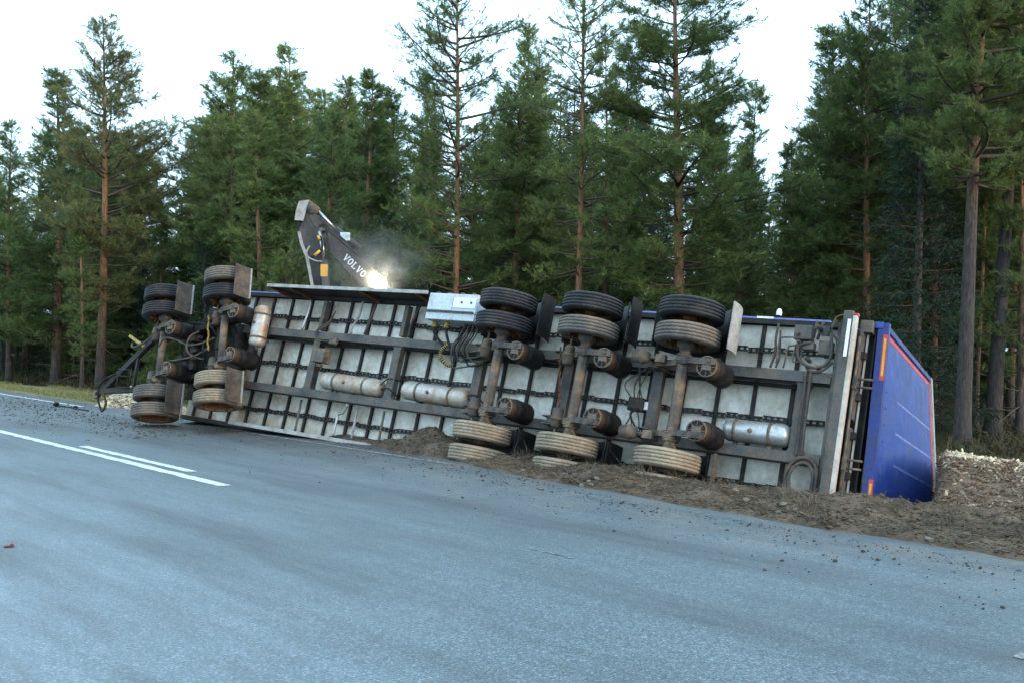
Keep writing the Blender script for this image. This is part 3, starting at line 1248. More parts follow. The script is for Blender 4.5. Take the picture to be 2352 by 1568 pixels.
def axle_beam(square):
    b = MB()
    if square:
        b.tube([(0, -.60, 0), (0, .60, 0)], .074, 8, True, False)
    else:
        b.tube([(0, -.60, 0), (0, .60, 0)], .066, 16)
    for sg in (-1, 1):
        b.lathe([(.59, .064), (.64, .09), (.66, .12), (.70, .12), (.95, .10), (.95, .001)], (0, 0, 0), (0, sg, 0), 18)
        b.lathe([(.44, .08), (.44, .096), (.465, .096), (.465, .08)], (0, 0, 0), (0, sg, 0), 16)
        b.lathe([(.53, .08), (.53, .10), (.56, .10), (.56, .08)], (0, 0, 0), (0, sg, 0), 16)
        b.box((-.085, sg * .465, -.10), (.095, sg * .53, .09), .012)
    return b.mesh('axle', M['axle'])


AX_SQ, AX_RD = axle_beam(True), axle_beam(False)


def arm_mesh(sg):
    b = MB()
    # trailing arm: from hanger ahead of the axle, under it, to the air spring
    b.prism([(-.52, -.30), (-.40, -.26), (-.10, -.10), (.08, .05), (.20, .16), (.50, .16), (.50, .205), (.16, .205), (.02, .10), (-.14, -.02), (-.52, -.20)],
            (0, sg * .46, 0), (1, 0, 0), (0, 0, 1), (0, 1, 0), -.038, .038)
    for s in (.24, .42):
        b.lathe([(.206, .018), (.222, .018), (.222, .001)], (s, sg * .46, 0), (0, 0, 1), 6, False)
    return b.mesh('trailing_arm', M['axle'])


ARM = {sg: arm_mesh(sg) for sg in (1, -1)}
hg = MB()
hg.prism([(-.62, -.42), (-.36, -.42), (-.42, -.16), (-.50, -.13), (-.58, -.16)], (0, 0, 0), (1, 0, 0), (0, 0, 1), (0, 1, 0), -.06, -.045)
hg.prism([(-.62, -.42), (-.36, -.42), (-.42, -.16), (-.50, -.13), (-.58, -.16)], (0, 0, 0), (1, 0, 0), (0, 0, 1), (0, 1, 0), .045, .06)
hg.lathe([(-.075, .001), (-.075, .03), (.075, .03), (.075, .001)], (-.50, 0, -.235), (0, 1, 0), 12)
HANG = hg.mesh('spring_hanger', M['chassis'])


def fender_mesh():
    b = MB()
    vs, fs = [], []
    n = 18
    for i in range(n + 1):
        an = math.radians(-165 + 150 * i / n)
        for r in (.49, .497):
            for w in (-.31, .31):
                vs.append((r * math.cos(an), w, r * math.sin(an)))
    for i in range(n):
        a = i * 4
        c = a + 4
        fs += [(a, a + 1, c + 1, c), (a + 2, c + 2, c + 3, a + 3), (a, c, c + 2, a + 2), (a + 1, a + 3, c + 3, c + 1)]
    fs += [(0, 2, 3, 1), (n * 4, n * 4 + 1, n * 4 + 3, n * 4 + 2)]
    b.add(vs, fs, True)
    return b.mesh('mudguard', M['fender'])


FEN = fender_mesh()


def flap_obj(parent, mw, s, w0, w1, d0, d1, lean=.0, curl=.05, mat='flap', edge=True):
    """mud flap: a curved sheet hanging across the car, from d0 (chassis side) to d1 (free edge)"""
    b = MB()
    vs, fs = [], []
    n = 7
    for i in range(n + 1):
        k = i / n
        d = d0 + (d1 - d0) * k
        ss = s + lean * k + curl * math.sin(k * 2.6)
        for th in (0, .012):
            for w in (w0, w1):
                vs.append((ss + th, w, d))
    for i in range(n):
        a = i * 4
        c = a + 4
        fs += [(a, a + 1, c + 1, c), (a + 2, c + 2, c + 3, a + 3), (a, c, c + 2, a + 2), (a + 1, a + 3, c + 3, c + 1)]
    fs += [(0, 2, 3, 1), (n * 4, n * 4 + 1, n * 4 + 3, n * 4 + 2)]
    b.add(vs, fs)
    o = b.build('mud_flap', M[mat], parent, mw)
    if edge:
        e = MB()
        e.box((s - .010, w0 + .005, d0 - .012), (s + .03, w1 - .005, d0 + .012))
        e.build('flap_bar', M['flap_edge'], o)
    return o


def axle_set(s, d, base, beam, tyres, rims, brake, front=False, fenders=True):
    """base: matrix of the carrying frame inside the trailer"""
    A = base @ Matrix.Translation((s, 0, d))
    inst('axle', beam, trailer, A)
    for sg in (1, -1):
        for k, w in enumerate((1.125, .795)):
            key = tyres[0 if sg > 0 else 1][k]
            Wm = A @ Matrix.Translation((0, sg * w, 0)) @ Matrix.Rotation(random.uniform(0, 6.28), 4, 'Y')
            wh = inst('wheel', RIMS[(rims, (sg if k == 1 else -sg))], trailer, Wm)
            inst('tyre', TY[key], wh)
        sp = inst('air_spring', PIS, trailer, A @ Matrix.Translation((.39, sg * .40, -.27)))
        inst('bellows', BEL, sp)
        inst('clamp_plate', CLAMP, sp)
        inst('trailing_arm', ARM[sg], trailer, A)
        inst('spring_hanger', HANG, trailer, A @ Matrix.Translation((0, sg * .46, 0)))
        if brake == 'side':
            inst('brake_chamber', BRK, trailer, A @ Matrix.Translation((-.26, sg * .45, -.04)) @ Matrix.Rotation(0 if sg > 0 else math.pi, 4, 'X'))
        else:
            inst('brake_chamber', BRK2, trailer, A @ Matrix.Translation((-.60, sg * .50, -.02)))
        if fenders:
            inst('mudguard', FEN, trailer, A @ Matrix.Translation((0, sg * .95, 0)))


I4 = Matrix.Identity(4)
AXD = .658
axle_set(-4.99, AXD, I4, AX_SQ, (('tyre', 'tyre'), ('tyre_dust', 'tyre_dust')), 'rust', 'side')
axle_set(-3.59, AXD, I4, AX_SQ, (('tyre', 'tyre_mid'), ('tyre_dust', 'tyre_dust')), 'rust', 'side')
axle_set(-2.135, AXD, I4, AX_SQ, (('tyre', 'tyre_mid'), ('tyre_dust', 'tyre_dust')), 'rust', 'long')
PIV = (-11.75, .145)
DOL = Matrix.Translation((PIV[0], PIV[1], 0)) @ Matrix.Rotation(.24, 4, 'Z') @ Matrix.Translation((0, -PIV[1], 0))
axle_set(-.825, .70, DOL, AX_RD, (('tyre', 'tyre'), ('tyre_mid', 'tyre_mid')), 'rust', 'side', True, False)
axle_set(.825, .70, DOL, AX_RD, (('tyre_mid', 'tyre'), ('tyre_dust', 'tyre_dust')), 'rust', 'side', True, False)

# flaps
for s in (-4.99, -3.59):
    flap_obj(trailer, I4, s + .56, .66, 1.27, .30, .76, .05, .05, 'rubber', False)
    flap_obj(trailer, I4, s + .53, -1.25, -.66, .10, .62, .02, .04, 'rubber', False)
flap_obj(trailer, I4, -1.62, .66, 1.27, .28, .74, .03, .05, 'flap_edge', False)
flap_obj(trailer, I4, -2.66, .70, 1.25, .12, .52, -.02, -.04, 'rubber', False)
flap_obj(trailer, I4, -1.60, -1.25, -.62, .40, .62, .03, .03, 'flap', False)
for sgn in (1, -1):
    for a0 in (-.825, .825):
        w0, w1 = (.66, 1.24) if sgn > 0 else (-1.24, -.66)
        flap_obj(trailer, DOL, a0 + (.62 if a0 < 0 else .50), w0, w1, .64, .98, .0, -.03, 'flap', True)

# dolly frame, turntable ring, front bolster
b = MB()
for sg in (1, -1):
    b.box((-1.35, sg * .46 - .05, .30), (1.3, sg * .46 + .05, .42), .008)
for s in (-1.3, -.35, .35, 1.25):
    b.box((s - .05, -.405, .31), (s + .05, .405, .41))
b.build('dolly_frame', M['member'], trailer, DOL)
b = MB().lathe([(.05, .62), (.05, .74), (.29, .74), (.29, .62), (.05, .62)], (0, 0, 0), (0, 0, 1), 40)
b.build('turntable', M['member'], trailer, DOL)
b = MB()
b.box((-12.4, -.62, .0), (-11.05, .62, .048))
b.box((-12.38, -.9, -.08), (-12.2, .9, .02))
b.build('bolster_plate', M['member'], trailer)
for k in range(10):
    x = random.uniform(-.55, .55)
    y = random.uniform(-.38, .38)
    MB().box((x, y, .425), (x + random.uniform(.08, .22), y + random.uniform(.06, .16), random.uniform(.46, .60)), .01).build('valve', M['member'], trailer, DOL)
# brake hoses slung between the dolly axles
for k, pts in enumerate((
        [(-.80, .10, .80), (-.60, .22, .84), (-.35, .16, .80), (-.05, .02, .74), (.30, .0, .72), (.6, .05, .70)],
        [(-.72, -.32, .78), (-.55, -.24, .82), (-.2, -.24, .78), (.15, -.22, .74), (.5, -.12, .72)],
        [(.05, .30, .6), (-.05, .18, .72), (-.06, -.05, .76), (.05, -.2, .7), (.3, -.28, .62)],
        [(.30, -.35, .6), (.38, -.15, .75), (.28, .06, .66)],
        [(-.1, .34, .62), (.1, .42, .74), (.42, .30, .66), (.55, .12, .62)])):
    MB().tube(spline(pts, 8), .017, 8).build('brake_hose', M['flap' if k < 3 else 'rubber'], trailer, DOL)
# yellow chain hanging in front of the second dolly axle
b = MB()
for k in range(15):
    p = np.array([.50 + .012 * math.sin(k), .44 - k * .042, .80 - .004 * k])
    ring = [(p[0] + (.016 * math.cos(a) if k % 2 else .004 * math.cos(a)), p[1] + .030 * math.sin(a), p[2] + (.004 * math.cos(a) if k % 2 else .016 * math.cos(a))) for a in np.linspace(0, 2 * math.pi, 9)]
    b.tube(ring, .007, 5, False)
b.build('safety_chain', M['hose_yellow'], trailer, DOL)
# rusty chain between the axles
b = MB()
p0, p1 = loc(*((1600 + 1035 / 1.96) * .60494, (1040 + 560 / 1.96) * .60494), .5), loc(*((1600 + 1025 / 1.96) * .60494, (1040 + 970 / 1.96) * .60494), .5)
for k in range(17):
    p = p0 + (p1 - p0) * k / 16
    ring = [(p[0] + (.016 * math.cos(a) if k % 2 else .003 * math.cos(a)), p[1] + .032 * math.sin(a), p[2] + (.003 * math.cos(a) if k % 2 else .016 * math.cos(a))) for a in np.linspace(0, 2 * math.pi, 9)]
    b.tube(ring, .008, 5, False)
b.build('rusty_chain', M['rust'], trailer)

# drawbar
apex = np.array([-14.34, -1.06, .5])
b = MB()
b.obox((-12.78, .58, .40), tuple(apex), .11, .09, (0, 0, 1))
b.obox((-12.62, -.80, .40), tuple(apex + np.array([.05, .02, .004])), .10, .085, (0, 0, 1))
b.obox((-13.55, -.12, .46), (-13.42, -.94, .465), .05, .05, (0, 0, 1))
dbar = b.build('drawbar', M['member'], trailer)
b = MB().lathe([(-.03, .045), (-.03, .085), (.03, .085), (.03, .045), (-.03, .045)], tuple(apex + np.array([-.12, -.06, 0])), (.1, .2, 1), 20)
b.obox(tuple(apex), tuple(apex + np.array([-.07, -.04, 0])), .06, .06)
b.build('towing_eye', M['axle'], dbar)
b = MB()
for (p, q) in (((-13.9, -.55, .56), (-13.84, -.92, .55)), ((-13.5, -.52, .56), (-13.44, -.90, .55)), ((-13.9, -.58, .56), (-13.5, -.55, .56)), ((-13.88, -.70, .56), (-13.48, -.68, .56)), ((-13.84, -.92, .55), (-13.44, -.90, .55))):
    b.tube([p, q], .012, 6)
b.build('hose_rack', M['member'], dbar)
MB().tube(spline([(-12.9, .25, .55), (-13.2, .02, .62), (-13.45, -.12, .64), (-13.62, -.1, .60), (-13.66, -.04, .58)], 8), .022, 8).build('air_hose', M['flap'], dbar)
MB().obox((-13.74, .09, .62), (-13.24, -.08, .60), .045, .045).build('grab_handle', M['hose_yellow'], dbar)
hp = [loc(*((340 + x / 3.336) * .60494, (1150 + y / 3.336) * .60494), d) for x, y, d in ((330, 900, .58), (200, 960, .58), (120, 1050, .56), (105, 1140, .55), (115, 1250, .52), (150, 1365, .50))]
MB().tube(spline(hp, 8), .02, 8).build('air_hose', M['rubber'], dbar)
hp = [loc(*((340 + x / 3.336) * .60494, (1150 + y / 3.336) * .60494), d) for x, y, d in ((150, 1130, .52), (185, 1180, .54), (205, 1250, .55), (195, 1310, .53), (155, 1370, .50))]
hp = spline(hp, 8)
hs = MB().tube(hp, .024, 8).build('coiled_hose', M['rubber'], dbar)
b = MB()
for k in range(2, len(hp) - 2, 3):
    b.tube([hp[k], (np.array(hp[k]) + np.array(hp[k + 1])) / 2], .028, 8)
b.build('yellow_wrap', M['hose_yellow'], hs)

# side guards: upper one swung out, lower one hanging in the road
b = MB()
b.box((-10.3, 1.255, -.03), (-6.66, 1.268, .515))
b.build('side_guard', M['member'], trailer)
b = MB()
b.box((-10.32, 1.235, .516), (-6.64, 1.292, .545), .006)
b.build('guard_edge', M['flap_edge'], trailer)
for s in (-10.25, -9.75, -8.1, -6.9):
    MB().obox((s, 1.245, .50), (s + .02, 1.20, .02), .03, .05).build('guard_bracket', M['rust'], trailer)
b = MB()
b.box((-10.60, -1.22, -.02), (-6.72, -1.205, .36))
b.build('side_guard', M['member'], trailer)
MB().box((-10.62, -1.245, .361), (-6.70, -1.18, .39), .006).build('guard_edge', M['flap_edge'], trailer)
# bent struts of the guards
for pts, mt in (([(-9.66, 1.16, .05), (-9.64, .95, .06), (-9.66, .60, .10)], 'alu'), ([(-8.42, 1.18, .05), (-8.40, .92, .08), (-8.42, .70, .16), (-8.36, .58, .22)], 'flap_edge'),
                ([(-8.1, 1.18, .04), (-8.15, .60, .12)], 'flap'), ([(-7.15, 1.18, .04), (-7.2, .85, .1), (-7.12, .60, .2)], 'flap'),
                ([(-8.07, -.60, .22), (-8.18, -.74, .16), (-8.32, -.80, .12), (-8.30, -1.15, .15)], 'alu'), ([(-7.95, -.62, .1), (-7.93, -1.16, .1)], 'flap_edge'), ([(-7.33, -.62, .14), (-7.31, -1.16, .14)], 'chassis'), ([(-9.22, -.62, .14), (-9.2, -1.16, .14)], 'chassis')):
    MB().tube(spline(pts, 6), .022, 8).build('guard_strut', M[mt], trailer)
for s in (-9.22, -7.36):
    MB().box((s - .04, .62, .0), (s + .04, 1.14, .12), .006).build('guard_strut', M['chassis'], trailer)


# air tanks
def tank(p0, p1, r, mat, bands=(.25, .75), bracket=(0, 0, -1)):
    p0, p1 = np.array(p0), np.array(p1)
    L_ = np.linalg.norm(p1 - p0)
    ax_ = (p1 - p0) / L_
    prof = [(0, .001), (.008, r * .5), (.03, r * .82), (.06, r * .96), (.09, r), (L_ - .09, r), (L_ - .06, r * .96), (L_ - .03, r * .82), (L_ - .008, r * .5), (L_, .001)]
    o = MB().lathe(prof, p0, ax_, 32).build('air_tank', M[mat], trailer)
    for k in bands:
        h = L_ * k
        bb = MB().lathe([(h - .018, r + .002), (h - .018, r + .008), (h + .018, r + .008), (h + .018, r + .002), (h - .018, r + .002)], p0, ax_, 32)
        c = p0 + ax_ * h
        br = np.array(bracket, float)
        bb.obox(tuple(c + br * r * .95), tuple(c + br * (r + .10)), .05, .05)
        bb.build('tank_strap', M['axle'], o)
    b2 = MB()
    c = p0 + ax_ * L_ * .45
    b2.lathe([(r - .01, .028), (r + .016, .028), (r + .016, .001)], c, (0, 0, 1), 10)
    b2.build('drain_plug', M['axle'], o)
    MB().lathe([(0, .03), (.03, .022), (.05, .022), (.05, .001)], p1 - ax_ * .01, ax_, 8).build('tank_valve', M['axle'], o)
    return o


tank((-8.80, -.245, .16), (-7.45, -.275, .16), .147, 'tankrust', bracket=(0, -1, 0))
tank((-7.0, -.245, .16), (-5.70, -.275, .16), .147, 'tankrust', bracket=(0, -1, 0))
tank((-1.66, -.25, .16), (-.80, -.25, .16), .142, 'alu', (.2, .72), bracket=(0, -1, 0))
tank((-10.42, .91, .40), (-10.36, .16, .40), .148, 'tankrust', (.22, .78))
for k, (a, b_) in enumerate((((-7.45, -.28, .2), (-7.15, -.36, .1)), ((-7.46, -.22, .22), (-7.2, -.1, .05)), ((-5.70, -.28, .2), (-5.5, -.36, .12)), ((-5.7, -.23, .24), (-5.48, -.3, .08)))):
    mid = ((a[0] + b_[0]) / 2 + .05, (a[1] + b_[1]) / 2 + .05, .26)
    MB().tube(spline([a, mid, b_], 8), .010, 6).build('air_line', M['rubber'], trailer)
# relay valves on the rails
b = MB().box((-9.0, .02, .18), (-8.72, .26, .36), .02).lathe([(0, .06), (.05, .06), (.05, .001)], (-8.86, .0, .27), (0, -1, 0), 12)
b.build('relay_valve', M['axle'], trailer)
b = MB().lathe([(-.05, .05), (.05, .05), (.05, .001)], (-8.65, .40, .26), (.3, .2, 1), 10).box((-8.74, .36, .24), (-8.58, .46, .30), .01)
b.build('coupling_valve', M['axle'], trailer)

# light grey valve box with panels and lower step
b = MB()
b.box((-6.66, .98, .0), (-5.72, 1.285, .44), .01)
bx_ = b.build('valve_box', M['greybox'], trailer)
MB().box((-6.655, 1.015, .442), (-6.18, 1.27, .450), .004).build('box_door', M['greybox'], bx_)
MB().box((-6.165, 1.06, .442), (-5.735, 1.225, .452), .004).build('box_door', M['letter'], bx_)
MB().box((-6.68, .985, .441), (-5.75, 1.008, .475), .004).build('box_ledge', M['chassis'], bx_)
MB().box((-6.67, .865, .04), (-5.73, .975, .435), .01).build('lower_tray', M['greybox'], bx_)
for s in (-6.55, -6.33, -6.08, -5.86):
    MB().box((s, 1.286, .36), (s + .06, 1.31, .43), .005).build('box_latch', M['chassis'], bx_)
for s in (-6.0, -5.82):
    MB().lathe([(.4525, .02), (.462, .018), (.462, .001)], (s, 1.15, 0), (0, 0, 1), 10).build('box_lock', M['axle'], bx_)
# yellow wrapped cables and the hose bundle
for k, s in enumerate((-6.56, -6.32)):
    MB().tube([(s, .86, .30), (s + .01, .76, .31)], .042, 10).build('cable_sleeve', M['hose_yellow'], bx_)
    MB().tube(spline([(s + .01, .77, .31), (s + .06, .66, .33), (s + .26 - k * .1, .50, .34), (s + .32 - k * .1, .40, .34)], 8), .022, 8).build('cable', M['rubber'], bx_)
loop = spline([(-6.18, .50, .35), (-6.26, .40, .37), (-6.24, .28, .38), (-6.08, .18, .38), (-5.95, .185, .37)], 8)
lo = MB().tube(loop, .026, 8).build('cable', M['rubber'], trailer)
b = MB()
for k in range(0, len(loop) - 1, 2):
    p, q = np.array(loop[k]), np.array(loop[k + 1])
    b.tube([p, p + (q - p) * .8], .031, 8)
b.build('yellow_spiral', M['hose_yellow'], lo)
for k in range(7):
    dx = k * .055
    w_ = random.uniform(.16, .34)
    MB().tube(spline([(-6.02 + dx * .7, .86, .22), (-6.0 + dx * .9, .66, .34), (-6.08 + dx, .45, .36 + .01 * k), (-5.98 + dx, w_, .37), (-5.78 + dx, w_ + .02, .34), (-5.55 + dx * .5, w_ + .1, .24), (-5.35, .3, .12)], 7), .013, 7).build('hose', M['rubber' if k % 2 else 'flap'], trailer)
# long lines clipped along the upper rail
for k in range(3):
    MB().tube(spline([(-10.6, .405 - .015 * k, .10 + .03 * k), (-9.4, .40 - .02 * k, .10 + .03 * k), (-8.9, .385 - .025 * k, .16), (-8.0, .41 - .015 * k, .10), (-6.5, .405, .08 + .03 * k), (-5.4, .40 - .02 * k, .1), (-2.6, .40 - .015 * k, .08), (-.7, .40 - .015 * k, .09)], 8), .012, 6).build('air_line', M['rubber'], trailer)
for k in range(2):
    MB().tube(spline([(-8.95, .98, .10), (-9.0, .78 - .05 * k, .14), (-9.12 + .03 * k, .58, .26), (-9.05, .42, .28), (-8.8, .40, .27), (-8.62, .40, .26)], 8), .012, 6).build('air_line', M['flap'], trailer)

# valves between the second and third rear axle
vb = MB().box((-3.02, -.16, .10), (-2.8, .02, .26), .012).build('valve_block', M['member'], trailer)
MB().box((-2.795, -.13, .12), (-2.74, -.02, .22), .006).build('valve_cover', M['greybox'], vb)
for k in range(5):
    e1, e2 = random.uniform(-.12, .12), random.uniform(-.12, .12)
    MB().tube(spline([(-2.98 + k * .04, -.12, .25), (-3.0 + k * .05 + e1, -.24, .34), (-2.95 + k * .05 + e2, -.46 + .1 * e1, .28)], 6), .009, 6).build('air_line', M['rubber'], vb)
    MB().tube(spline([(-2.98 + k * .04, .0, .25), (-3.0 + k * .04 + e2, .18, .33), (-2.92 + k * .02 + e1, .42, .26)], 6), .009, 6).build('air_line', M['rubber' if k % 2 else 'flap'], vb)

# ---- rear end
b = MB()
b.box((-.325, -1.28, .22), (-.215, 1.33, .34), .008)
ub = b.build('rear_bumper', M['chassis'], trailer)
MB().box((-.213, -1.26, .235), (-.165, 1.27, .335), .01).build('bumper_strip', M['white'], ub)
MB().box((-.265, .76, .3405), (-.225, 1.22, .348), .003).build('reflector', M['letter'], ub)
MB().box((-.20, 1.27, .24), (-.16, 1.31, .30), .006).build('marker_lamp', M['lens_red'], ub)
b = MB()
b.box((-.40, -1.20, .0), (-.338, 1.20, .215), .006)
b.build('rear_beam', M['chassis'], trailer)
for sg in (-1, 1):
    b = MB()
    b.box((-.155, sg * .60 - .55, .02), (-.115, sg * .60 + .55, .16), .004)
    b.build('hinge_post', M['chassis'], trailer)
b = MB()
b.box((-.165, 1.12, -.09), (-.02, 1.27, .15), .008)
b.build('corner_bracket', M['chassis'], trailer)
MB().box((-.10, -1.15, .0), (-.078, 1.14, .02)).build('seal_strip', M['white'], trailer)
for w in (.84, .33, -.14, -.62, -1.0):
    MB().box((-.165, w - .045, .05), (-.06, w + .045, .13), .008).build('hinge', M['member'], trailer)
for w in (.55, .45, -.43, -.53):
    MB().tube([(-.16, w, .11), (.055, w, .105)], .014, 8).build('hinge_pin', M['axle'], trailer)
for w in (.50, -.48):
    MB().box((-.155, w - .09, .161), (-.105, w + .07, .20), .008).build('lock_lever', M['axle'], trailer)
MB().tube([(-.14, 1.05, .175), (-.14, -1.1, .175)], .017, 8).build('lock_bar', M['axle'], trailer)
# hydraulic pipes and hoses at the rear corner
for pts, r_ in (
        ([(-.70, .93, .24), (-.84, .86, .26), (-.80, .70, .27), (-.64, .61, .27), (-.48, .66, .26), (-.43, .80, .25), (-.47, 1.05, .22)], .020),
        ([(-.72, .64, .25), (-.66, .57, .26), (-.52, .58, .26), (-.40, .70, .25)], .018),
        ([(-1.20, 1.19, .05), (-1.19, .98, .10), (-1.17, .80, .10), (-1.19, .60, .15)], .016),
        ([(-1.16, 1.1, .06), (-1.13, .95, .10), (-1.10, .75, .12), (-1.12, .60, .15)], .014),
        ([(-1.12, .66, .16), (-1.12, .93, .16), (-1.08, .99, .16), (-.74, 1.0, .16)], .011),
        ([(-1.02, .60, .16), (-1.00, .84, .16), (-.96, .89, .16), (-.80, .90, .16)], .011),
        ([(-.90, .92, .16), (-.92, .72, .16), (-.88, .69, .16), (-.82, .72, .16), (-.83, .91, .16)], .011),
        ([(-.70, 1.24, .10), (-.71, 1.02, .12)], .018), ([(-.62, 1.24, .10), (-.66, 1.0, .12)], .018),
        ([(-.46, 1.26, .12), (-.50, 1.12, .14), (-.42, 1.0, .16), (-.40, .86, .16), (-.37, .70, .2)], .013),
        ([(-.36, 1.31, .2), (-.46, 1.29, .14), (-.50, 1.2, .12), (-.55, 1.12, .14)], .009),
        ([(-.68, 1.18, .10), (-.64, 1.08, .14), (-.54, 1.06, .16)], .010),
        ([(-.70, .56, .26), (-.69, .1, .26), (-.68, -.48, .26)], .018), ([(-.64, .56, .26), (-.63, .1, .26), (-.61, -.47, .26)], .018),
        ([(-.74, -.92, .26), (-.77, -.72, .26), (-.68, -.53, .26), (-.52, -.50, .26), (-.41, -.62, .26), (-.40, -.9, .26)], .024),
        ([(-.69, -.92, .27), (-.72, -.72, .27), (-.64, -.58, .27), (-.53, -.56, .27), (-.45, -.66, .27), (-.44, -.9, .27)], .02)):
    MB().tube(spline(pts, 7), r_, 9).build('hydraulic_hose' if r_ > .012 else 'hydraulic_pipe', M['flap' if r_ > .012 else 'axle'], trailer)
b = MB()
b.box((-.92, .96, .10), (-.70, 1.14, .26), .015)
b.box((-.80, .84, .12), (-.66, .94, .24), .012)
b.box((-.62, .80, .04), (-.46, .98, .18), .012)
b.lathe([(-.06, .05), (.06, .05), (.06, .001)], (-.56, 1.1, .16), (0, 1, .2), 14)
b.build('hydraulic_block', M['chassis'], trailer)
for (s, w) in ((-.84, .92), (-.72, .72), (-.86, 1.02), (-.58, .62), (-.62, 1.12)):
    MB().lathe([(.10, .026), (.29, .026), (.29, .018), (.33, .018), (.33, .001)], (s, w, 0), (0, 0, 1), 6, False).build('pipe_union', M['axle'], trailer)
# marker lamp on the box edge and white reflector
o = MB().box((-1.28, 1.306, -.07), (-1.22, 1.325, -.03), .004).build('lamp_foot', M['member'], trailer)
MB().lathe([(0, .034), (.05, .036), (.085, .022), (.095, .001)], (-1.25, 1.326, -.05), (0, 1, 0), 14).build('lamp_lens', M['letter'], o)
MB().box((-1.53, 1.275, -.0395), (-1.31, 1.30, -.034)).build('reflector', M['letter'], trailer)

# tailgate: steel frame, blue panel slightly racked, tape and edge trims
C = {(0, 0): np.array([.09, 1.262, .02]), (0, 1): np.array([.10, 1.268, -2.93]), (1, 0): np.array([.16, -1.26, .02]), (1, 1): np.array([.47, -1.24, -2.93])}


def tg(u, v, off=0.0):
    """u across the gate from the high edge down, v from the floor to the roof edge, off outwards"""
    p = (C[(0, 0)] * (1 - u) * (1 - v) + C[(0, 1)] * (1 - u) * v + C[(1, 0)] * u * (1 - v) + C[(1, 1)] * u * v)
    return p + np.array([off, 0, 0])


def gate_piece(name, mat, u0, u1, v0, v1, o0, o1, parent, nu=6, nv=6):
    b = MB()
    vs, fs = [], []
    for off in (o0, o1):
        for i in range(nu + 1):
            for j in range(nv + 1):
                vs.append(tg(u0 + (u1 - u0) * i / nu, v0 + (v1 - v0) * j / nv, off))
    k = (nu + 1) * (nv + 1)

    def q(l, i, j):
        return l * k + i * (nv + 1) + j
    for i in range(nu):
        for j in range(nv):
            fs.append((q(0, i, j), q(0, i, j + 1), q(0, i + 1, j + 1), q(0, i + 1, j)))
            fs.append((q(1, i, j), q(1, i + 1, j), q(1, i + 1, j + 1), q(1, i, j + 1)))
    for i in range(nu):
        fs.append((q(0, i, 0), q(0, i + 1, 0), q(1, i + 1, 0), q(1, i, 0)))
        fs.append((q(0, i, nv), q(1, i, nv), q(1, i + 1, nv), q(0, i + 1, nv)))
    for j in range(nv):
        fs.append((q(0, 0, j), q(1, 0, j), q(1, 0, j + 1), q(0, 0, j + 1)))
        fs.append((q(0, nu, j), q(0, nu, j + 1), q(1, nu, j + 1), q(1, nu, j)))
    b.add(vs, fs)
    return b.build(name, mat, parent)


gate = gate_piece('tailgate', M['blue'], .02, .98, .01, .985, -.03, 0.0, trailer)
gate_piece('gate_frame', M['bluedark'], -.005, .02, .0205, .99, -.10, .022, gate)
gate_piece('gate_frame', M['bluedark'], .98, 1.005, .0205, .99, -.10, .022, gate)
gate_piece('gate_frame', M['bluedark'], -.005, 1.005, -.008, .020, -.07, .055, gate)
gate_piece('gate_frame', M['alu'], -.005, 1.005, .9905, 1.02, -.10, .03, gate)
gate_piece('gate_seam', M['bluedark'], .0205, .024, .033, .98, .001, .012, gate)
gate_piece('red_tape', M['red'], .032, .052, .036, .955, .0015, .004, gate)
gate_piece('red_tape', M['red'], .032, .979, .962, .982, .0015, .004, gate)
for u0, u1 in ((.053, .275), (.745, .96)):
    gate_piece('red_tape', M['red'], u0, u1, -.0088, -.0082, .0, .0535, gate)
    gate_piece('amber_tape', M['yellow'], u0 + .018, u1 - .022, -.0095, -.009, .012, .040, gate)
for u in (.30, .46, .62, .80):
    gate_piece('panel_crease', M['blue_pale'], u, u + .010, .3, .955, .0004, .0016, gate)
for u in (.30, .38, .46, .54, .62, .70):
    for v_ in (.055, .12):
        p = tg(u, v_)
        MB().lathe([(0, .012), (.008, .010), (.010, .001)], tuple(p + np.array([.001, 0, 0])), (1, 0, 0), 8).build('rivet', M['bluedark'], gate)
# outer cover of the gate head (roof lip seen above the panel)
b = MB()
b.box((-.33 + .31, 1.20, -.30), (.085, 1.282, .06), .01)
b.build('gate_head', M['blue'], trailer)

# floor sill with a black plate added so the gap beyond reads as shade
b = MB()
b.box((-.32, -1.20, -.20), (.0, 1.20, -.14))
b.box((-.02, -1.20, -.138), (.0, 1.20, -.02))
b.build('sill_shade_plate', M['member'], trailer)

# ------------------------------------------------------------------ electric coupling on the road
b = MB()
b.tube(spline([nt(8.05, 20.9, .02), nt(8.0, 21.5, .03), nt(8.1, 22.0, .02), nt(8.0, 22.5, .03)], 8), .014, 7)
b.lathe([(0, .001), (0, .05), (.12, .05), (.12, .035), (.16, .03), (.16, .001)], nt(8.0, 22.6, .055), RD, 14)
b.lathe([(0, .001), (0, .04), (.09, .04), (.09, .001)], nt(8.05, 21.6, .045), RD, 14)
o = b.build('hose_coupling', M['rubber'])
tag(o, 'black hose coupling lying on the road by the drawbar', 'hose coupling')

# ------------------------------------------------------------------ excavator behind the trailer
exc = bpy.data.objects.new('excavator', None)
link(exc)
EZ = -.78
exc.location = (EXC[0], EXC[1], EZ)
tag(exc, 'dark tracked excavator behind the trailer, boom raised with lit work lamp', 'excavator')
EO = np.array([EXC[0], EXC[1], EZ])
DEP = float(EXC[1])


def ex(x, y, dy=0.0):
    """pixel on the boom plane, in the excavator frame"""
    p = at_depth(x, y, DEP + dy)
    return p - EO


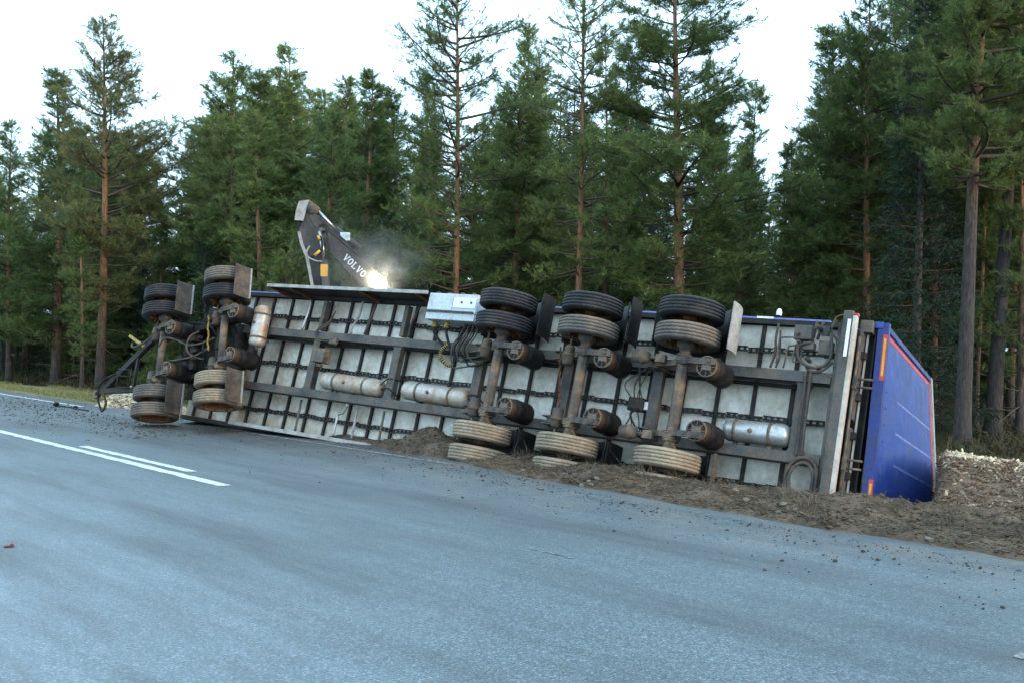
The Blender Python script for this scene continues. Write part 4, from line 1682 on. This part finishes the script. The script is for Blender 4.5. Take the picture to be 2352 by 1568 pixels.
for sg in (-1, 1):
    b = MB()
    prof = [(-1.55, .38), (-1.42, .12), (-1.15, .0), (1.15, .0), (1.42, .12), (1.55, .38), (1.42, .66), (1.15, .78), (-1.15, .78), (-1.42, .66)]
    b.prism(prof, (0, sg * 1.0, 0), (1, 0, 0), (0, 0, 1), (0, 1, 0), -.24, .24)
    tr = b.build('track', M['rubber'], exc)
    me = MB().box((-.05, -.26, -.03), (.05, .26, .03)).mesh('track_shoe', M['axle'])
    for k in range(14):
        inst('track_shoe', me, tr, Matrix.Translation((-1.1 + k * .17, sg * 1.0, .805)))
MB().box((-.7, -.74, .25), (.7, .74, .75), .03).lathe([(.75, .55), (.95, .55)], (0, 0, 0), (0, 0, 1), 24).build('undercarriage', M['exc'], exc)
b = MB()
b.prism([(-1.0, .96), (1.75, .96), (1.9, 1.2), (1.85, 1.95), (1.5, 2.05), (.2, 2.0), (.1, 1.45), (-1.0, 1.45)], (0, 0, 0), (1, 0, 0), (0, 0, 1), (0, 1, 0), -1.2, 1.2)
b.build('house', M['excy'], exc)
b = MB()
b.prism([(-1.15, 1.46), (.05, 1.46), (.05, 2.75), (-.85, 2.78), (-1.15, 2.0)], (0, 0, 0), (1, 0, 0), (0, 0, 1), (0, 1, 0), -1.18, -.28)
cb = b.build('cab', M['excy'], exc)
MB().box((-.75, -1.187, 1.75), (-.05, -1.1815, 2.65)).build('cab_window', M['glass'], cb)


def z9(x, y):
    return ex((1080 + x / 3.92) * .60494, (720 + y / 3.92) * .60494)


def plate(poly, y0, y1):
    """polygon of zoomed pixels on the boom plane to a solid plate"""
    pp = [z9(x, y) for x, y in poly]
    b = MB()
    b.prism([(p[0], p[2]) for p in pp], (0, 0, 0), (1, 0, 0), (0, 0, 1), (0, 1, 0), y0, y1)
    return b


# boom: box section from the foot up to the knuckle
boom = plate([(430, 330), (560, 430), (700, 590), (820, 680), (1230, 1065), (1560, 1420), (1800, 1950), (1720, 2060), (1560, 2000), (1290, 1560), (1180, 1430), (700, 920), (600, 760), (470, 560), (400, 420)], -.20, .20).build('boom', M['exc'], exc)
plate([(560, 424), (700, 580), (820, 668), (1230, 1052), (1245, 1062), (830, 690), (700, 600), (556, 440)], -.235, .235).build('boom_flange', M['exc'], boom)
plate([(700, 920), (1180, 1430), (1172, 1440), (690, 930)], -.235, .235).build('boom_flange', M['exc'], boom)
# stick with its curved back plate
stick = plate([(395, 200), (430, 300), (520, 500), (580, 640), (590, 800), (560, 960), (545, 1100), (570, 1500), (600, 2050), (470, 2050), (430, 1500), (340, 1020), (260, 820), (225, 640), (300, 470), (345, 340)], -.17, .17).build('stick', M['exc'], exc)
plate([(245, 188), (390, 172), (345, 340), (305, 480), (178, 470), (198, 330)], -.21, .21).build('stick_head', M['flap_edge'], stick)
plate([(205, 480), (298, 482), (290, 800), (250, 830), (225, 800)], -.12, .12).build('stick_web', M['member'], stick)
plate([(222, 640), (262, 640), (305, 820), (385, 1020), (475, 1500), (505, 2050), (470, 2050), (430, 1500), (340, 1020), (260, 820)], -.215, -.02).build('stick_pale_edge', M['flap_edge'], stick)  # pale strip, lightened to stand in for shading along the stick edge
plate([(430, 1090), (545, 1100), (566, 1500), (480, 1500)], -.182, -.1705).build('stick_shade_plate', M['member'], stick)  # dark plate standing in for the shadow on the stick side
for x_, y_, r_ in ((605, 730, .17), (440, 300, .13), (585, 640, .09)):
    q = z9(x_, y_)
    MB().lathe([(0, .001), (0, r_), (.5, r_), (.5, .001)], (q[0], -.25, q[2]), (0, 1, 0), 20).build('pivot_pin', M['axle'], stick)
p0, p1, p2 = z9(560, 640), z9(640, 1090), z9(665, 2000)
cy = MB().tube([(p0[0], -.30, p0[2]), (p1[0], -.30, p1[2])], .05, 12).build('bucket_cylinder', M['steel'], exc)
MB().tube([(p1[0], -.30, p1[2]), (p2[0], -.30, p2[2])], .10, 14).build('cylinder_barrel', M['exc'], cy)
a, c_ = z9(598, 1130), z9(608, 1310)
MB().box((a[0] - .02, -.412, c_[2]), (a[0] + .16, -.404, a[2])).build('warning_label', M['yellow'], cy)
# stick cylinder lying on the boom
p0, p1, p2 = z9(455, 300), z9(760, 650), z9(1130, 960)
cy = MB().tube([(p0[0], 0, p0[2] + .03), (p1[0], 0, p1[2] + .10)], .045, 12).build('stick_cylinder', M['steel'], exc)
MB().tube([(p1[0], 0, p1[2] + .10), (p2[0], 0, p2[2] + .14)], .085, 14).build('cylinder_barrel', M['exc'], cy)
b = MB()
q = z9(905, 680)
b.box((q[0] - .12, -.12, q[2] - .16), (q[0] + .14, .12, q[2] + .06), .02)
b.build('hose_clamp', M['steel'], boom)
for k, pts in enumerate(([(560, 560), (640, 570), (680, 760), (700, 900), (660, 1000), (640, 1060)], [(540, 700), (590, 760), (600, 900), (560, 980), (480, 1010), (430, 1030)],
                         [(420, 860), (375, 960), (410, 1030), (520, 1080), (610, 1090)], [(600, 560), (700, 640), (820, 740), (1000, 900), (1180, 1040)])):
    pp = [z9(*p) for p in pts]
    MB().tube(spline([(p[0], -.33 - .02 * k, p[2]) for p in pp], 7), .03 if k < 2 else .02, 8).build('hydraulic_hose', M['rubber' if k != 2 else 'flap_edge'], boom)
for (x0, y0), (x1, y1) in (((545, 710), (565, 770)), ((575, 930), (490, 1000)),):
    p, q = z9(x0, y0), z9(x1, y1)
    MB().tube([(p[0], -.36, p[2]), (q[0], -.36, q[2])], .04, 8).build('hose_guard', M['yellow'], boom)
# bucket at the end of the stick
p = z9(535, 2060)
b = MB()
b.prism([(p[0] - .1, p[2]), (p[0] + .2, p[2] + .05), (p[0] + .45, p[2] - .35), (p[0] + .35, p[2] - .75), (p[0] - .15, p[2] - .9), (p[0] - .55, p[2] - .7), (p[0] - .2, p[2] - .5)], (0, 0, 0), (1, 0, 0), (0, 0, 1), (0, 1, 0), -.5, .5)
b.build('bucket', M['exc'], exc)
# raised white maker's name on the boom side
lo_, hi_ = z9(915, 1000), z9(1225, 1295)
bx0 = np.array([lo_[0], lo_[2]])
dirx = np.array([hi_[0] - lo_[0], hi_[2] - lo_[2]])
wl_ = np.linalg.norm(dirx)
dirx /= wl_
diry = np.array([-dirx[1], dirx[0]])
LH_ = wl_ * .235
letters = {
    'V': [[(0, 1), (.34, 1), (.34, .9), (.30, .9), (.52, .28), (.72, .9), (.66, .9), (.66, 1), (1, 1), (1, .9), (.92, .9), (.58, 0), (.40, 0), (.08, .9), (0, .9)]],
    'L': [[(0, 1), (.45, 1), (.45, .9), (.33, .9), (.33, .12), (.70, .12), (.80, .34), (.90, .34), (.88, 0), (0, 0), (0, .1), (.12, .1), (.12, .9), (0, .9)]],
}
xo = 0
adv = wl_ / 5.0
for ch in 'VOLVO':
    b = MB()
    o3 = (bx0[0] + dirx[0] * xo - diry[0] * LH_ * .5, -.2005, bx0[1] + dirx[1] * xo - diry[1] * LH_ * .5)
    ex3, ey3 = (dirx[0] * adv * .92, 0, dirx[1] * adv * .92), (diry[0] * LH_, 0, diry[1] * LH_)
    if ch == 'O':
        n_ = 24
        vs, fs = [], []
        for k in range(n_):
            an = 2 * math.pi * k / n_
            for rx, ry in ((.46, .52), (.22, .36)):
                for h in (0, -.006):
                    a_, c_ = .48 + rx * math.cos(an), .5 + ry * math.sin(an)
                    vs.append((o3[0] + ex3[0] * a_ + ey3[0] * c_, o3[1] + h, o3[2] + ex3[2] * a_ + ey3[2] * c_))
        for k in range(n_):
            a_, c_ = k * 4, ((k + 1) % n_) * 4
            fs += [(a_ + 1, c_ + 1, c_ + 3, a_ + 3), (a_, c_, c_ + 1, a_ + 1), (a_ + 2, a_ + 3, c_ + 3, c_ + 2)]
        b.add(vs, fs)
    else:
        for poly in letters[ch]:
            b.prism(poly, o3, ex3, ey3, (0, -1, 0), 0, .006)
    b.build('letter', M['letter'], boom)
    xo += adv
# the lit work lamps on the boom foot
lm, LN, LL, LP = nodes_of('lit lamp lens')
LP.inputs['Emission Color'].default_value = (1, .92, .66, 1)
LP.inputs['Emission Strength'].default_value = 60
for k, (x, y, r_) in enumerate(((872, 656, .10), (859, 653, .06))):
    p = ex(x, y)
    hs = MB().lathe([(.0, .001), (.0, r_ * .8), (-.03, r_ * 1.1), (-.14, r_ * 1.1), (-.14, .001)], (p[0] + .06, -.34, p[2]), (0, -1, 0), 20)
    lamp = MB().lathe([(.0, r_ * .7), (.05, r_ * 1.12), (.10, r_ * 1.12)], (p[0] + .02, -.30, p[2]), (0, -1, 0), 20).box((p[0] - .03, -.30, p[2] - .1), (p[0] + .06, -.205, p[2] + .02)).build('work_lamp', M['exc'], exc)
    MB().lathe([(.095, r_ * 1.08), (.11, r_ * .8), (.116, .001)], (p[0] + .02, -.30, p[2]), (0, -1, 0), 20).build('lamp_lens', lm, lamp)
pl = bpy.data.lights.new('work_light', 'SPOT')
pl.energy = 420
pl.color = (1, .86, .5)
pl.spot_size = math.radians(150)
pl.spot_blend = 1.0
pl.shadow_soft_size = .08
plo = bpy.data.objects.new('work_light', pl)
link(plo)
p = ex(871, 655) + EO
plo.location = (p[0] + .02, p[1] - .44, p[2])
plo.rotation_euler = (math.radians(92), 0, math.radians(-12))


# ------------------------------------------------------------------ trees
class TreeB:
    def __init__(self, seed):
        self.r = np.random.default_rng(seed)
        self.wv, self.wf, self.wm, self.nw = [], [], [], 0
        self.tp, self.td, self.ts = [], [], []

    def tube(self, pts, rad, n, mi=1):
        pts = np.asarray(pts, float)
        k = len(pts)
        tan = np.gradient(pts, axis=0)
        tan /= np.linalg.norm(tan, axis=1, keepdims=True) + 1e-9
        ref = np.array([0, 0, 1.]) if abs(tan[0, 2]) < .8 else np.array([1., 0, 0])
        x = np.cross(tan, ref)
        x /= np.linalg.norm(x, axis=1, keepdims=True) + 1e-9
        y = np.cross(tan, x)
        an = np.arange(n) * 2 * np.pi / n
        V = pts[:, None] + (x[:, None] * np.cos(an)[None, :, None] + y[:, None] * np.sin(an)[None, :, None]) * np.asarray(rad)[:, None, None]
        i = np.arange(k * n).reshape(k, n)
        j = np.roll(i, -1, 1)
        self.wf.append(np.stack([i[:-1], j[:-1], j[1:], i[1:]], -1).reshape(-1, 4) + self.nw)
        self.wm.append(np.full((k - 1) * n, mi))
        self.wv.append(V.reshape(-1, 3))
        self.nw += k * n

    def meshes(self, name, barkm, needle, nn, nl, nw_, spread=.8):
        tm = np_mesh('trunk', np.concatenate(self.wv), np.concatenate(self.wf), [barkm, M['branch']], True, np.concatenate(self.wm))
        r = self.r
        Pp, D, S = np.array(self.tp), np.array(self.td), np.array(self.ts)
        n = len(Pp)
        D = D / (np.linalg.norm(D, axis=1, keepdims=True) + 1e-9)
        a = np.cross(D, r.normal(size=(n, 3)))
        a /= np.linalg.norm(a, axis=1, keepdims=True) + 1e-9
        b = np.cross(D, a)
        ph = (np.arange(nn)[None] * 2.4 + r.uniform(0, 6.28, (n, 1)))
        along = (np.arange(nn)[None] + r.random((n, nn))) / nn
        rad = a[:, None] * np.cos(ph)[..., None] + b[:, None] * np.sin(ph)[..., None]
        base = Pp[:, None] + D[:, None] * (along * .16 * S[:, None])[..., None]
        dr = D[:, None] * (.55 + .5 * along[..., None]) + rad * (spread * (1 - .45 * along))[..., None]
        dr /= np.linalg.norm(dr, axis=2, keepdims=True)
        ln = nl * S[:, None] * r.uniform(.75, 1.2, (n, nn))
        side = np.cross(dr, r.normal(size=(n, nn, 3)))
        side /= np.linalg.norm(side, axis=2, keepdims=True) + 1e-9
        w = nw_ * S[:, None, None]
        V = np.stack([base - side * w * .5, base + side * w * .5, base + dr * ln[..., None]], 2)
        Fc = np.arange(n * nn * 3).reshape(-1, 3)
        cm = np_mesh('crown', V.reshape(-1, 3), Fc, needle)
        tn = np.repeat(np.clip(r.normal(.42, .24, n), 0, 1), nn * 3)
        at = cm.attributes.new('tint', 'FLOAT', 'POINT')
        at.data.foreach_set('value', tn.astype(np.float32))
        return tm, cm


def trunk_path(T, H, r0, lean=0.0, wob=.12, r_top=.02, n=9, flare=True):
    r = T.r
    z = np.linspace(-.35, H, 22)
    k = np.clip(z / H, 0, 1)
    ph = r.uniform(0, 6.28, 4)
    x = lean * z + wob * (np.sin(k * 4 + ph[0]) - np.sin(ph[0])) * k ** .5
    y = wob * (np.sin(k * 3.4 + ph[1]) - np.sin(ph[1])) * k ** .5
    rad = r0 * (1 - k) ** .8 * .95 + r_top * (1 - k * .7)
    if flare:
        rad = rad * (1 + .35 * np.exp(-np.clip(z, 0, 9) * 2.2))
    P_ = np.stack([x, y, z], 1)
    T.tube(P_, rad, n, 0)
    return lambda zz: np.array([np.interp(zz, z, x), np.interp(zz, z, y), zz])


def add_branch(T, p, az, el, L, r0, curve, twigs=True, dens=1.0, size=1.0, hang=0.0, bare=.3):
    r = T.r
    n = 7
    k = np.linspace(0, 1, n)
    out = np.array([math.cos(az), math.sin(az), 0])
    sidev = np.array([-math.sin(az), math.cos(az), 0])
    sw = r.normal(0, .12)
    pts = p + out * (np.cos(el) * L * k)[:, None] + np.array([0, 0, 1]) * ((np.sin(el) * k + curve * k ** 2) * L)[:, None] + sidev * (sw * L * np.sin(k * 2.5))[:, None]
    T.tube(pts, r0 * (1 - k * .82) + .004, 4)
    if not twigs:
        return
    nt_ = max(4, int(L * 7.0 * dens))
    for i in range(nt_):
        q = bare + (1 - bare) * (i + r.random()) / nt_
        b = np.array([np.interp(q, k, pts[:, j]) for j in range(3)])
        sgn = 1 if r.random() < .5 else -1
        ang = sgn * r.uniform(.25, 1.25)
        d = out * math.cos(ang) + sidev * math.sin(ang)
        tl = (.20 + .40 * L * (1 - q * .75)) * r.uniform(.45, 1.25)
        tl = min(tl, .95)
        up = r.normal(.28, .3) - hang
        e = b + d * tl + np.array([0, 0, up * tl])
        m_ = (b + e) / 2 + np.array([0, 0, -.06 * tl])
        T.tube([b, m_, e], [.009, .007, .004], 3)
        m2 = max(2, int(tl / .105 * min(1, dens)) + 1)
        for s in np.linspace(.25, 1, m2):
            pos = b + (e - b) * s + r.normal(0, .05, 3)
            dd = d * .6 + np.array([0, 0, .55 - hang * 1.4]) + r.normal(0, .5, 3)
            T.tp.append(pos)
            T.td.append(dd)
            T.ts.append(size * r.uniform(.8, 1.35))
    for s in np.linspace(.75, 1, 4):
        b = np.array([np.interp(s, k, pts[:, j]) for j in range(3)])
        T.tp.append(b)
        T.td.append(out * .7 + np.array([0, 0, .6 - hang]) + r.normal(0, .3, 3))
        T.ts.append(size)


def pine(seed, H, r0, cb, Rmax, profile, step, per, dens, size=1.0, dead=10, lean=0.0, needle='needle', bark_m='bark', nn=14, nl=.135, nw_=.0165, lowang=.0, wob=.12, limb=1.0):
    T = TreeB(seed)
    r = T.r
    at = trunk_path(T, H, r0, lean, wob)
    z = cb
    while z < H - .15:
        k = (z - cb) / (H - cb)
        nb = max(2, int(round(per * r.uniform(.6, 1.3))))
        patch = .78 + .5 * r.random()
        for j in range(nb):
            L = Rmax * profile(k) * r.uniform(.45, 1.15) * patch
            if L < .2:
                L = .2
            el = lowang + .72 * k ** 1.5 + r.normal(0, .16)
            zz = min(H - .05, z + r.uniform(-.5, .5) * step)
            add_branch(T, at(zz), r.uniform(0, 6.28), el, L, (.009 + .012 * L) * limb, .18 + .1 * r.random() - .14 * (1 - k), True, dens, size, bare=.12 + .3 * (1 - k) * (L > 1.2))
        z += step * r.uniform(.75, 1.3)
    # leader
    for i in range(7):
        T.tp.append(at(H - .05 * i))
        T.td.append(np.array([0, 0, 1]) + r.normal(0, .35, 3))
        T.ts.append(size)
    for i in range(dead):
        zz = r.uniform(cb * .25, cb + .2 * (H - cb))
        add_branch(T, at(zz), r.uniform(0, 6.28), r.normal(-.05, .25), r.uniform(.4, 1.5), .016, r.normal(-.05, .15), False)
    return T.meshes('pine', M[bark_m], M[needle], nn, nl, nw_)


def spruce(seed, H, r0, Rmax, cb=.8):
    T = TreeB(seed)
    r = T.r
    at = trunk_path(T, H, r0, 0, .06)
    z = cb
    while z < H - .1:
        k = (z - cb) / (H - cb)
        nb = 5
        a0 = r.uniform(0, 6.28)
        for j in range(nb):
            L = max(.2, Rmax * (1 - k) ** .85 * r.uniform(.65, 1.1))
            add_branch(T, at(z), a0 + 6.28 * j / nb + r.normal(0, .2), -.28 + .7 * k, L, .010 + .010 * L, .12, True, 1.25, .95, hang=.55, bare=.18)
        z += .36 * r.uniform(.8, 1.2)
    return T.meshes('spruce', M['bark_grey'], M['needle_spruce'], 11, .085, .022, .55)


def prof_dense(k):
    return min(1, .45 + 1.5 * k) if k < .35 else (1 - (k - .35) / .65) ** .75 * .98 + .03


def prof_cone(k):
    return (1 - k) ** .9 * .97 + .04


def prof_open(k):
    return (.55 + .5 * math.sin(k * 9 + 1) * .35 + .35 * math.sin(k * math.pi)) * (1 - k ** 3)


PROTO = {
    'dense_a': pine(101, 13.0, .15, 2.2, 2.0, prof_dense, .33, 5, 1.0, 1.05),
    'dense_b': pine(102, 13.5, .15, 1.6, 1.95, prof_cone, .34, 5, 1.0, 1.05),
    'dense_c': pine(103, 12.5, .14, 2.8, 1.8, prof_dense, .33, 5, 1.0, 1.0),
    'dense_d': pine(114, 14.0, .14, 3.0, 2.2, prof_open, .36, 5, .95, 1.0, 14, lean=.012, wob=.2),
    'dense_e': pine(115, 13.0, .13, 2.4, 1.75, prof_cone, .36, 4, .95, 1.1, 12, wob=.2),
    'full': pine(104, 17.5, .17, 2.8, 2.7, prof_dense, .36, 5, 1.0, 1.1, 14),
    'open_a': pine(105, 18.0, .14, 5.0, 3.3, prof_open, .46, 5, .78, 1.0, 22, limb=1.2),
    'open_b': pine(106, 18.0, .135, 5.0, 2.5, prof_open, .46, 5, .72, 1.0, 18),
    'warm': pine(107, 14.0, .17, 3.2, 2.75, prof_dense, .36, 5, .95, 1.05, 18, needle='needle_warm'),
    'big': pine(108, 20.0, .25, 8.2, 3.2, prof_open, .42, 5, 1.0, 1.15, 5, bark_m='bark_old', limb=1.9),
    'slim': pine(109, 10.0, .08, 1.8, 1.0, prof_cone, .34, 4, 1.0, .95, 10),
    'young_a': pine(110, 4.6, .05, .25, 1.25, prof_cone, .28, 5, 1.0, .9, 0, bark_m='bark_grey'),
    'young_b': pine(111, 3.2, .04, .2, 1.05, prof_cone, .25, 5, 1.05, .85, 0, bark_m='bark_grey'),
    'spruce': spruce(112, 15.0, .16, 2.3),
    'spruce_small': spruce(113, 5.5, .06, 1.25, .25),
}
print('crown triangles', {k: len(v[1].polygons) for k, v in PROTO.items()})
PH = {'dense_a': 13.0, 'dense_b': 13.5, 'dense_c': 12.5, 'dense_d': 14.0, 'dense_e': 13.0, 'full': 17.5, 'open_a': 18.0, 'open_b': 18.0, 'warm': 14.0, 'big': 20.0, 'slim': 10.0, 'young_a': 4.6, 'young_b': 3.2, 'spruce': 15.0, 'spruce_small': 5.5}


def plant(kind, xpx, dep, ytop=None, h=None, label='', group=None, name='pine_tree', rz=None, wide=1.0, cat='tree', lean=0.0):
    p = at_depth(xpx, horizon(xpx), dep)
    gz = float(ground_z(np.array([p[0]]), np.array([p[1]]))[0])
    if h is None:
        h = CAM_H + (horizon(xpx) - ytop) / F_PX * dep - gz
    e = bpy.data.objects.new(name, None)
    link(e)
    e.location = (p[0], p[1], gz)
    e.rotation_euler = (Matrix.Rotation(lean + random.gauss(0, .006), 3, 'Y') @ Matrix.Rotation(random.uniform(0, 6.28) if rz is None else rz, 3, 'Z')).to_euler()
    s = h / PH[kind]
    e.scale = (s * wide, s * wide, s)
    tm, cm = PROTO[kind]
    inst('trunk', tm, e)
    inst('crown', cm, e)
    tag(e, label, cat, group)
    return p


placed = []


def key(kind, x, dep, ytop, label, **kw):
    p = plant(kind, x, dep, ytop, label=label, **kw)
    placed.append((p[0], p[1]))


key('warm', 232, 34, 42, 'broad pine with rusty yellow needles and orange trunk at the roadside')
key('dense_b', 130, 37, 168, 'green pine half hidden by the rusty yellow pine', wide=1.28)
key('dense_c', 22, 38, 288, 'short pine with tawny top at the outer end of the wood')
key('slim', 190, 32.5, 430, 'thin pale trunked pine in front of the rusty yellow pine')
key('dense_a', 537, 40, 128, 'pale green pine with pointed top beside the wide sky gap', wide=1.28)
key('dense_b', 600, 36, 170, 'bushy mid green pine behind the raised second dolly wheels', wide=1.28)
key('dense_e', 684, 39, 118, 'slender topped pine rising behind the excavator stick', wide=1.28)
key('dense_d', 745, 42, 182, 'small narrow topped pine behind the excavator boom', wide=1.28)
key('dense_b', 835, 35, 170, 'dense dark pine with twin pointed tops right behind the boom', wide=1.28)
key('open_a', 1043, 27, -150, 'tall sparse pine with long bare orange trunk and wide open crown', wide=1.0)
key('slim', 985, 33, 190, 'narrow dark pine close behind the tall open crowned pine')
key('open_b', 1325, 26, -190, 'tall straight pine with thin crown above the middle rear axle')
key('dense_d', 1235, 31, 60, 'grey green pine between the two tall bare trunked pines')
key('slim', 1378, 31, 100, 'thin sparse pine pole beside the tall straight pine')
key('full', 1560, 25, -190, 'very tall dense blue green pine with orange trunk above the rearmost axle', wide=1.3)
key('slim', 1722, 33, 190, 'dark narrow young pine against the bright sky gap')
key('slim', 1812, 27, 330, 'dark thin pine with bare lower trunk behind the trailer rear')
key('dense_b', 1895, 27, 70, 'dense pine with upright leader shoots beside the sky gap', wide=1.28)
key('full', 1993, 25, -40, 'tall pine with orange trunk rising behind the rear bumper')
key('spruce', 2105, 22.5, -60, 'dark drooping spruce behind the blue tailgate', name='spruce_tree')
key('big', 2212, 20.6, -420, 'massive grey trunked pine nearest the wood chip heap', lean=.03)
key('big', 2284, 22.2, -400, 'second massive pine trunk, just behind the first beside the chip heap', lean=.032)
key('slim', 2243, 24, 250, 'pole thin pine between the two massive trunks')
key('slim', 2345, 22, 100, 'thin dark pine standing past the two massive trunks')

key('open_b', 2160, 30, -60, 'slender dark trunk between the spruce and the massive pines')
key('open_b', 2322, 27, -120, 'slender dark trunk beyond the massive pines')
key('open_b', 2052, 31, -20, 'slender trunk between the orange trunked pine and the spruce')
key('full', 2078, 29, -110, 'tall dense pine filling the space beside the spruce')
key('full', 2385, 25, -330, 'dense pine past the massive trunks, its crown leaning over them')
key('open_a', 2145, 26, -260, 'tall open pine just behind the spruce')
key('dense_d', 60, 42, 300, 'uneven low pine beside the tawny topped one', wide=1.3)
key('dense_a', 640, 38, 165, 'round shouldered pine in the middle of the pale green group', wide=1.3)
key('dense_e', 1450, 33, 120, 'pointed pine between the thin pole and the dense blue green pine', wide=1.2)
key('dense_e', 1655, 34, 150, 'pointed pine half behind the dense blue green pine')
key('dense_d', 925, 36, 215, 'uneven pine behind the work lamp', wide=1.2)

# background wood: the skyline is the photograph's
SKY = np.array([(0, 350), (90, 340), (150, 280), (320, 300), (365, 470), (420, 480), (455, 290), (520, 215), (700, 205), (900, 235), (1000, 300), (1120, 260), (1200, 150), (1290, 150), (1350, 230), (1450, 210), (1680, 280), (1760, 340), (1830, 320), (1880, 160), (2000, 90), (2120, 60), (2352, 20)], float)
kinds = ['dense_a', 'dense_b', 'dense_c', 'slim', 'dense_d', 'dense_e', 'dense_d', 'dense_e', 'spruce']
lab = {'dense_a': 'green pine among the trees deeper in the wood', 'dense_b': 'cone shaped pine among the trees deeper in the wood', 'dense_c': 'high crowned pine among the trees deeper in the wood',
       'dense_d': 'uneven broad topped pine among the trees deeper in the wood', 'dense_e': 'slender pointed pine among the trees deeper in the wood',
       'slim': 'thin young pine among the trees deeper in the wood', 'spruce': 'dark spruce among the trees deeper in the wood', 'open_b': 'bare trunked pine among the trees deeper in the wood'}
rt = random.Random(5)
cnt = 0
tries = 0
while cnt < 96 and tries < 4000:
    tries += 1
    x = rt.uniform(-220, 2560) if rt.random() < .75 else rt.uniform(-250, 900)
    dep = rt.uniform(27, 62)
    p = at_depth(x, horizon(x), dep)
    n = p[:2] @ RN[:2]
    if n < 16.0 or np.hypot(p[0] - EXC[0], p[1] - EXC[1]) < 4.5:
        continue
    if any((p[0] - a) ** 2 + (p[1] - b) ** 2 < 2.6 for a, b in placed):
        continue
    ys = float(np.interp(x, SKY[:, 0], SKY[:, 1])) + abs(rt.gauss(0, 55))
    k = rt.choice(kinds)
    gz = float(ground_z(np.array([p[0]]), np.array([p[1]]))[0])
    h = CAM_H + (horizon(x) - ys) / F_PX * dep - gz
    if h < 5.0 or h > 19:
        continue
    if h < 8 and k != 'slim':
        k = 'slim'
    plant(k, x, dep, h=h, label=lab[k], group='pines of the wood', name='spruce_tree' if k == 'spruce' else 'pine_tree', wide=rt.uniform(1.05, 1.45))
    placed.append((p[0], p[1]))
    cnt += 1
# a closer stand fills the outer end of the wood
for i in range(16):
    x = rt.uniform(-180, 470)
    dep = rt.uniform(38, 66)
    ys = float(np.interp(x, SKY[:, 0], SKY[:, 1])) + 120 + abs(rt.gauss(0, 60))
    k = rt.choice(['dense_a', 'dense_b', 'dense_b', 'spruce'])
    plant(k, x, dep, ys, label=lab[k], group='pines of the wood', name='spruce_tree' if k == 'spruce' else 'pine_tree', wide=1.3)
# young trees under the wood edge
cnt = 0
tries = 0
while cnt < 110 and tries < 4000:
    tries += 1
    x = rt.uniform(-150, 2500) if rt.random() < .7 else rt.uniform(-200, 500)
    dep = rt.uniform(21, 52)
    p = at_depth(x, horizon(x), dep)
    n = p[:2] @ RN[:2]
    if n < 15.2 or np.hypot(p[0] - EXC[0], p[1] - EXC[1]) < 4.6:
        continue
    if x > 1380 and dep < 29:
        continue
    if any((p[0] - a) ** 2 + (p[1] - b) ** 2 < 1.0 for a, b in placed):
        continue
    k = rt.choice(['young_a', 'young_a', 'young_b', 'spruce_small'])
    plant(k, x, dep, h=PH[k] * rt.uniform(.7, 1.25), label={'young_a': 'tall bushy young pine under the taller trees', 'young_b': 'low bushy young pine under the taller trees', 'spruce_small': 'young spruce with drooping twigs under the taller trees'}[k],
          group='young trees at the wood edge', name='young_spruce' if 'spruce' in k else 'young_pine')
    placed.append((p[0], p[1]))
    cnt += 1

# ------------------------------------------------------------------ steam drifting in the lamp light
sm, SN, SL, SP = nodes_of('steam')
SN.remove(SP)
out = [n for n in SN if n.type == 'OUTPUT_MATERIAL'][0]
pv = SN.new('ShaderNodeVolumePrincipled')
pv.inputs['Color'].default_value = (.95, .95, .95, 1)
pv.inputs['Anisotropy'].default_value = .3
tc = SN.new('ShaderNodeTexCoord')
ln = SN.new('ShaderNodeVectorMath')
ln.operation = 'LENGTH'
SL.new(tc.outputs['Object'], ln.inputs[0])
fall = ramp(SN, SL, ln.outputs['Value'], [(.25, (1, 1, 1)), (.98, (0, 0, 0))])
nz = noise(SN, SL, tc.outputs['Object'], 2.2, 4, .6)
nr = ramp(SN, SL, nz, [(.42, (0, 0, 0)), (.75, (1, 1, 1))])
mu = SN.new('ShaderNodeMath')
mu.operation = 'MULTIPLY'
SL.new(fall, mu.inputs[0])
SL.new(nr, mu.inputs[1])
mu2 = SN.new('ShaderNodeMath')
mu2.operation = 'MULTIPLY'
mu2.inputs[1].default_value = .45
SL.new(mu.outputs[0], mu2.inputs[0])
SL.new(mu2.outputs[0], pv.inputs['Density'])
SL.new(pv.outputs[0], out.inputs['Volume'])
bm = bmesh.new()
bmesh.ops.create_icosphere(bm, subdivisions=3, radius=1)
me = bpy.data.meshes.new('steam')
bm.to_mesh(me)
bm.free()
me.materials.append(sm)
st_o = inst('steam', me)
c0 = at_depth(835, 605, DEP - .7)
st_o.location = c0
st_o.scale = (2.0, .95, 1.35)
tag(st_o, kind='stuff')
sm2 = sm.copy()
for n_ in sm2.node_tree.nodes:
    if n_.type == 'MATH' and not n_.inputs[1].is_linked:
        n_.inputs[1].default_value = 2.2
me2 = me.copy()
me2.materials[0] = sm2
steam_glow = inst('steam', me2)  # small dense ball added around the lamp to build its glow
steam_glow.location = at_depth(882, 628, DEP - .75)
steam_glow.scale = (.75, .45, .62)
tag(steam_glow, kind='stuff')
sc.cycles.volume_step_rate = 2.0
sc.cycles.volume_max_steps = 64
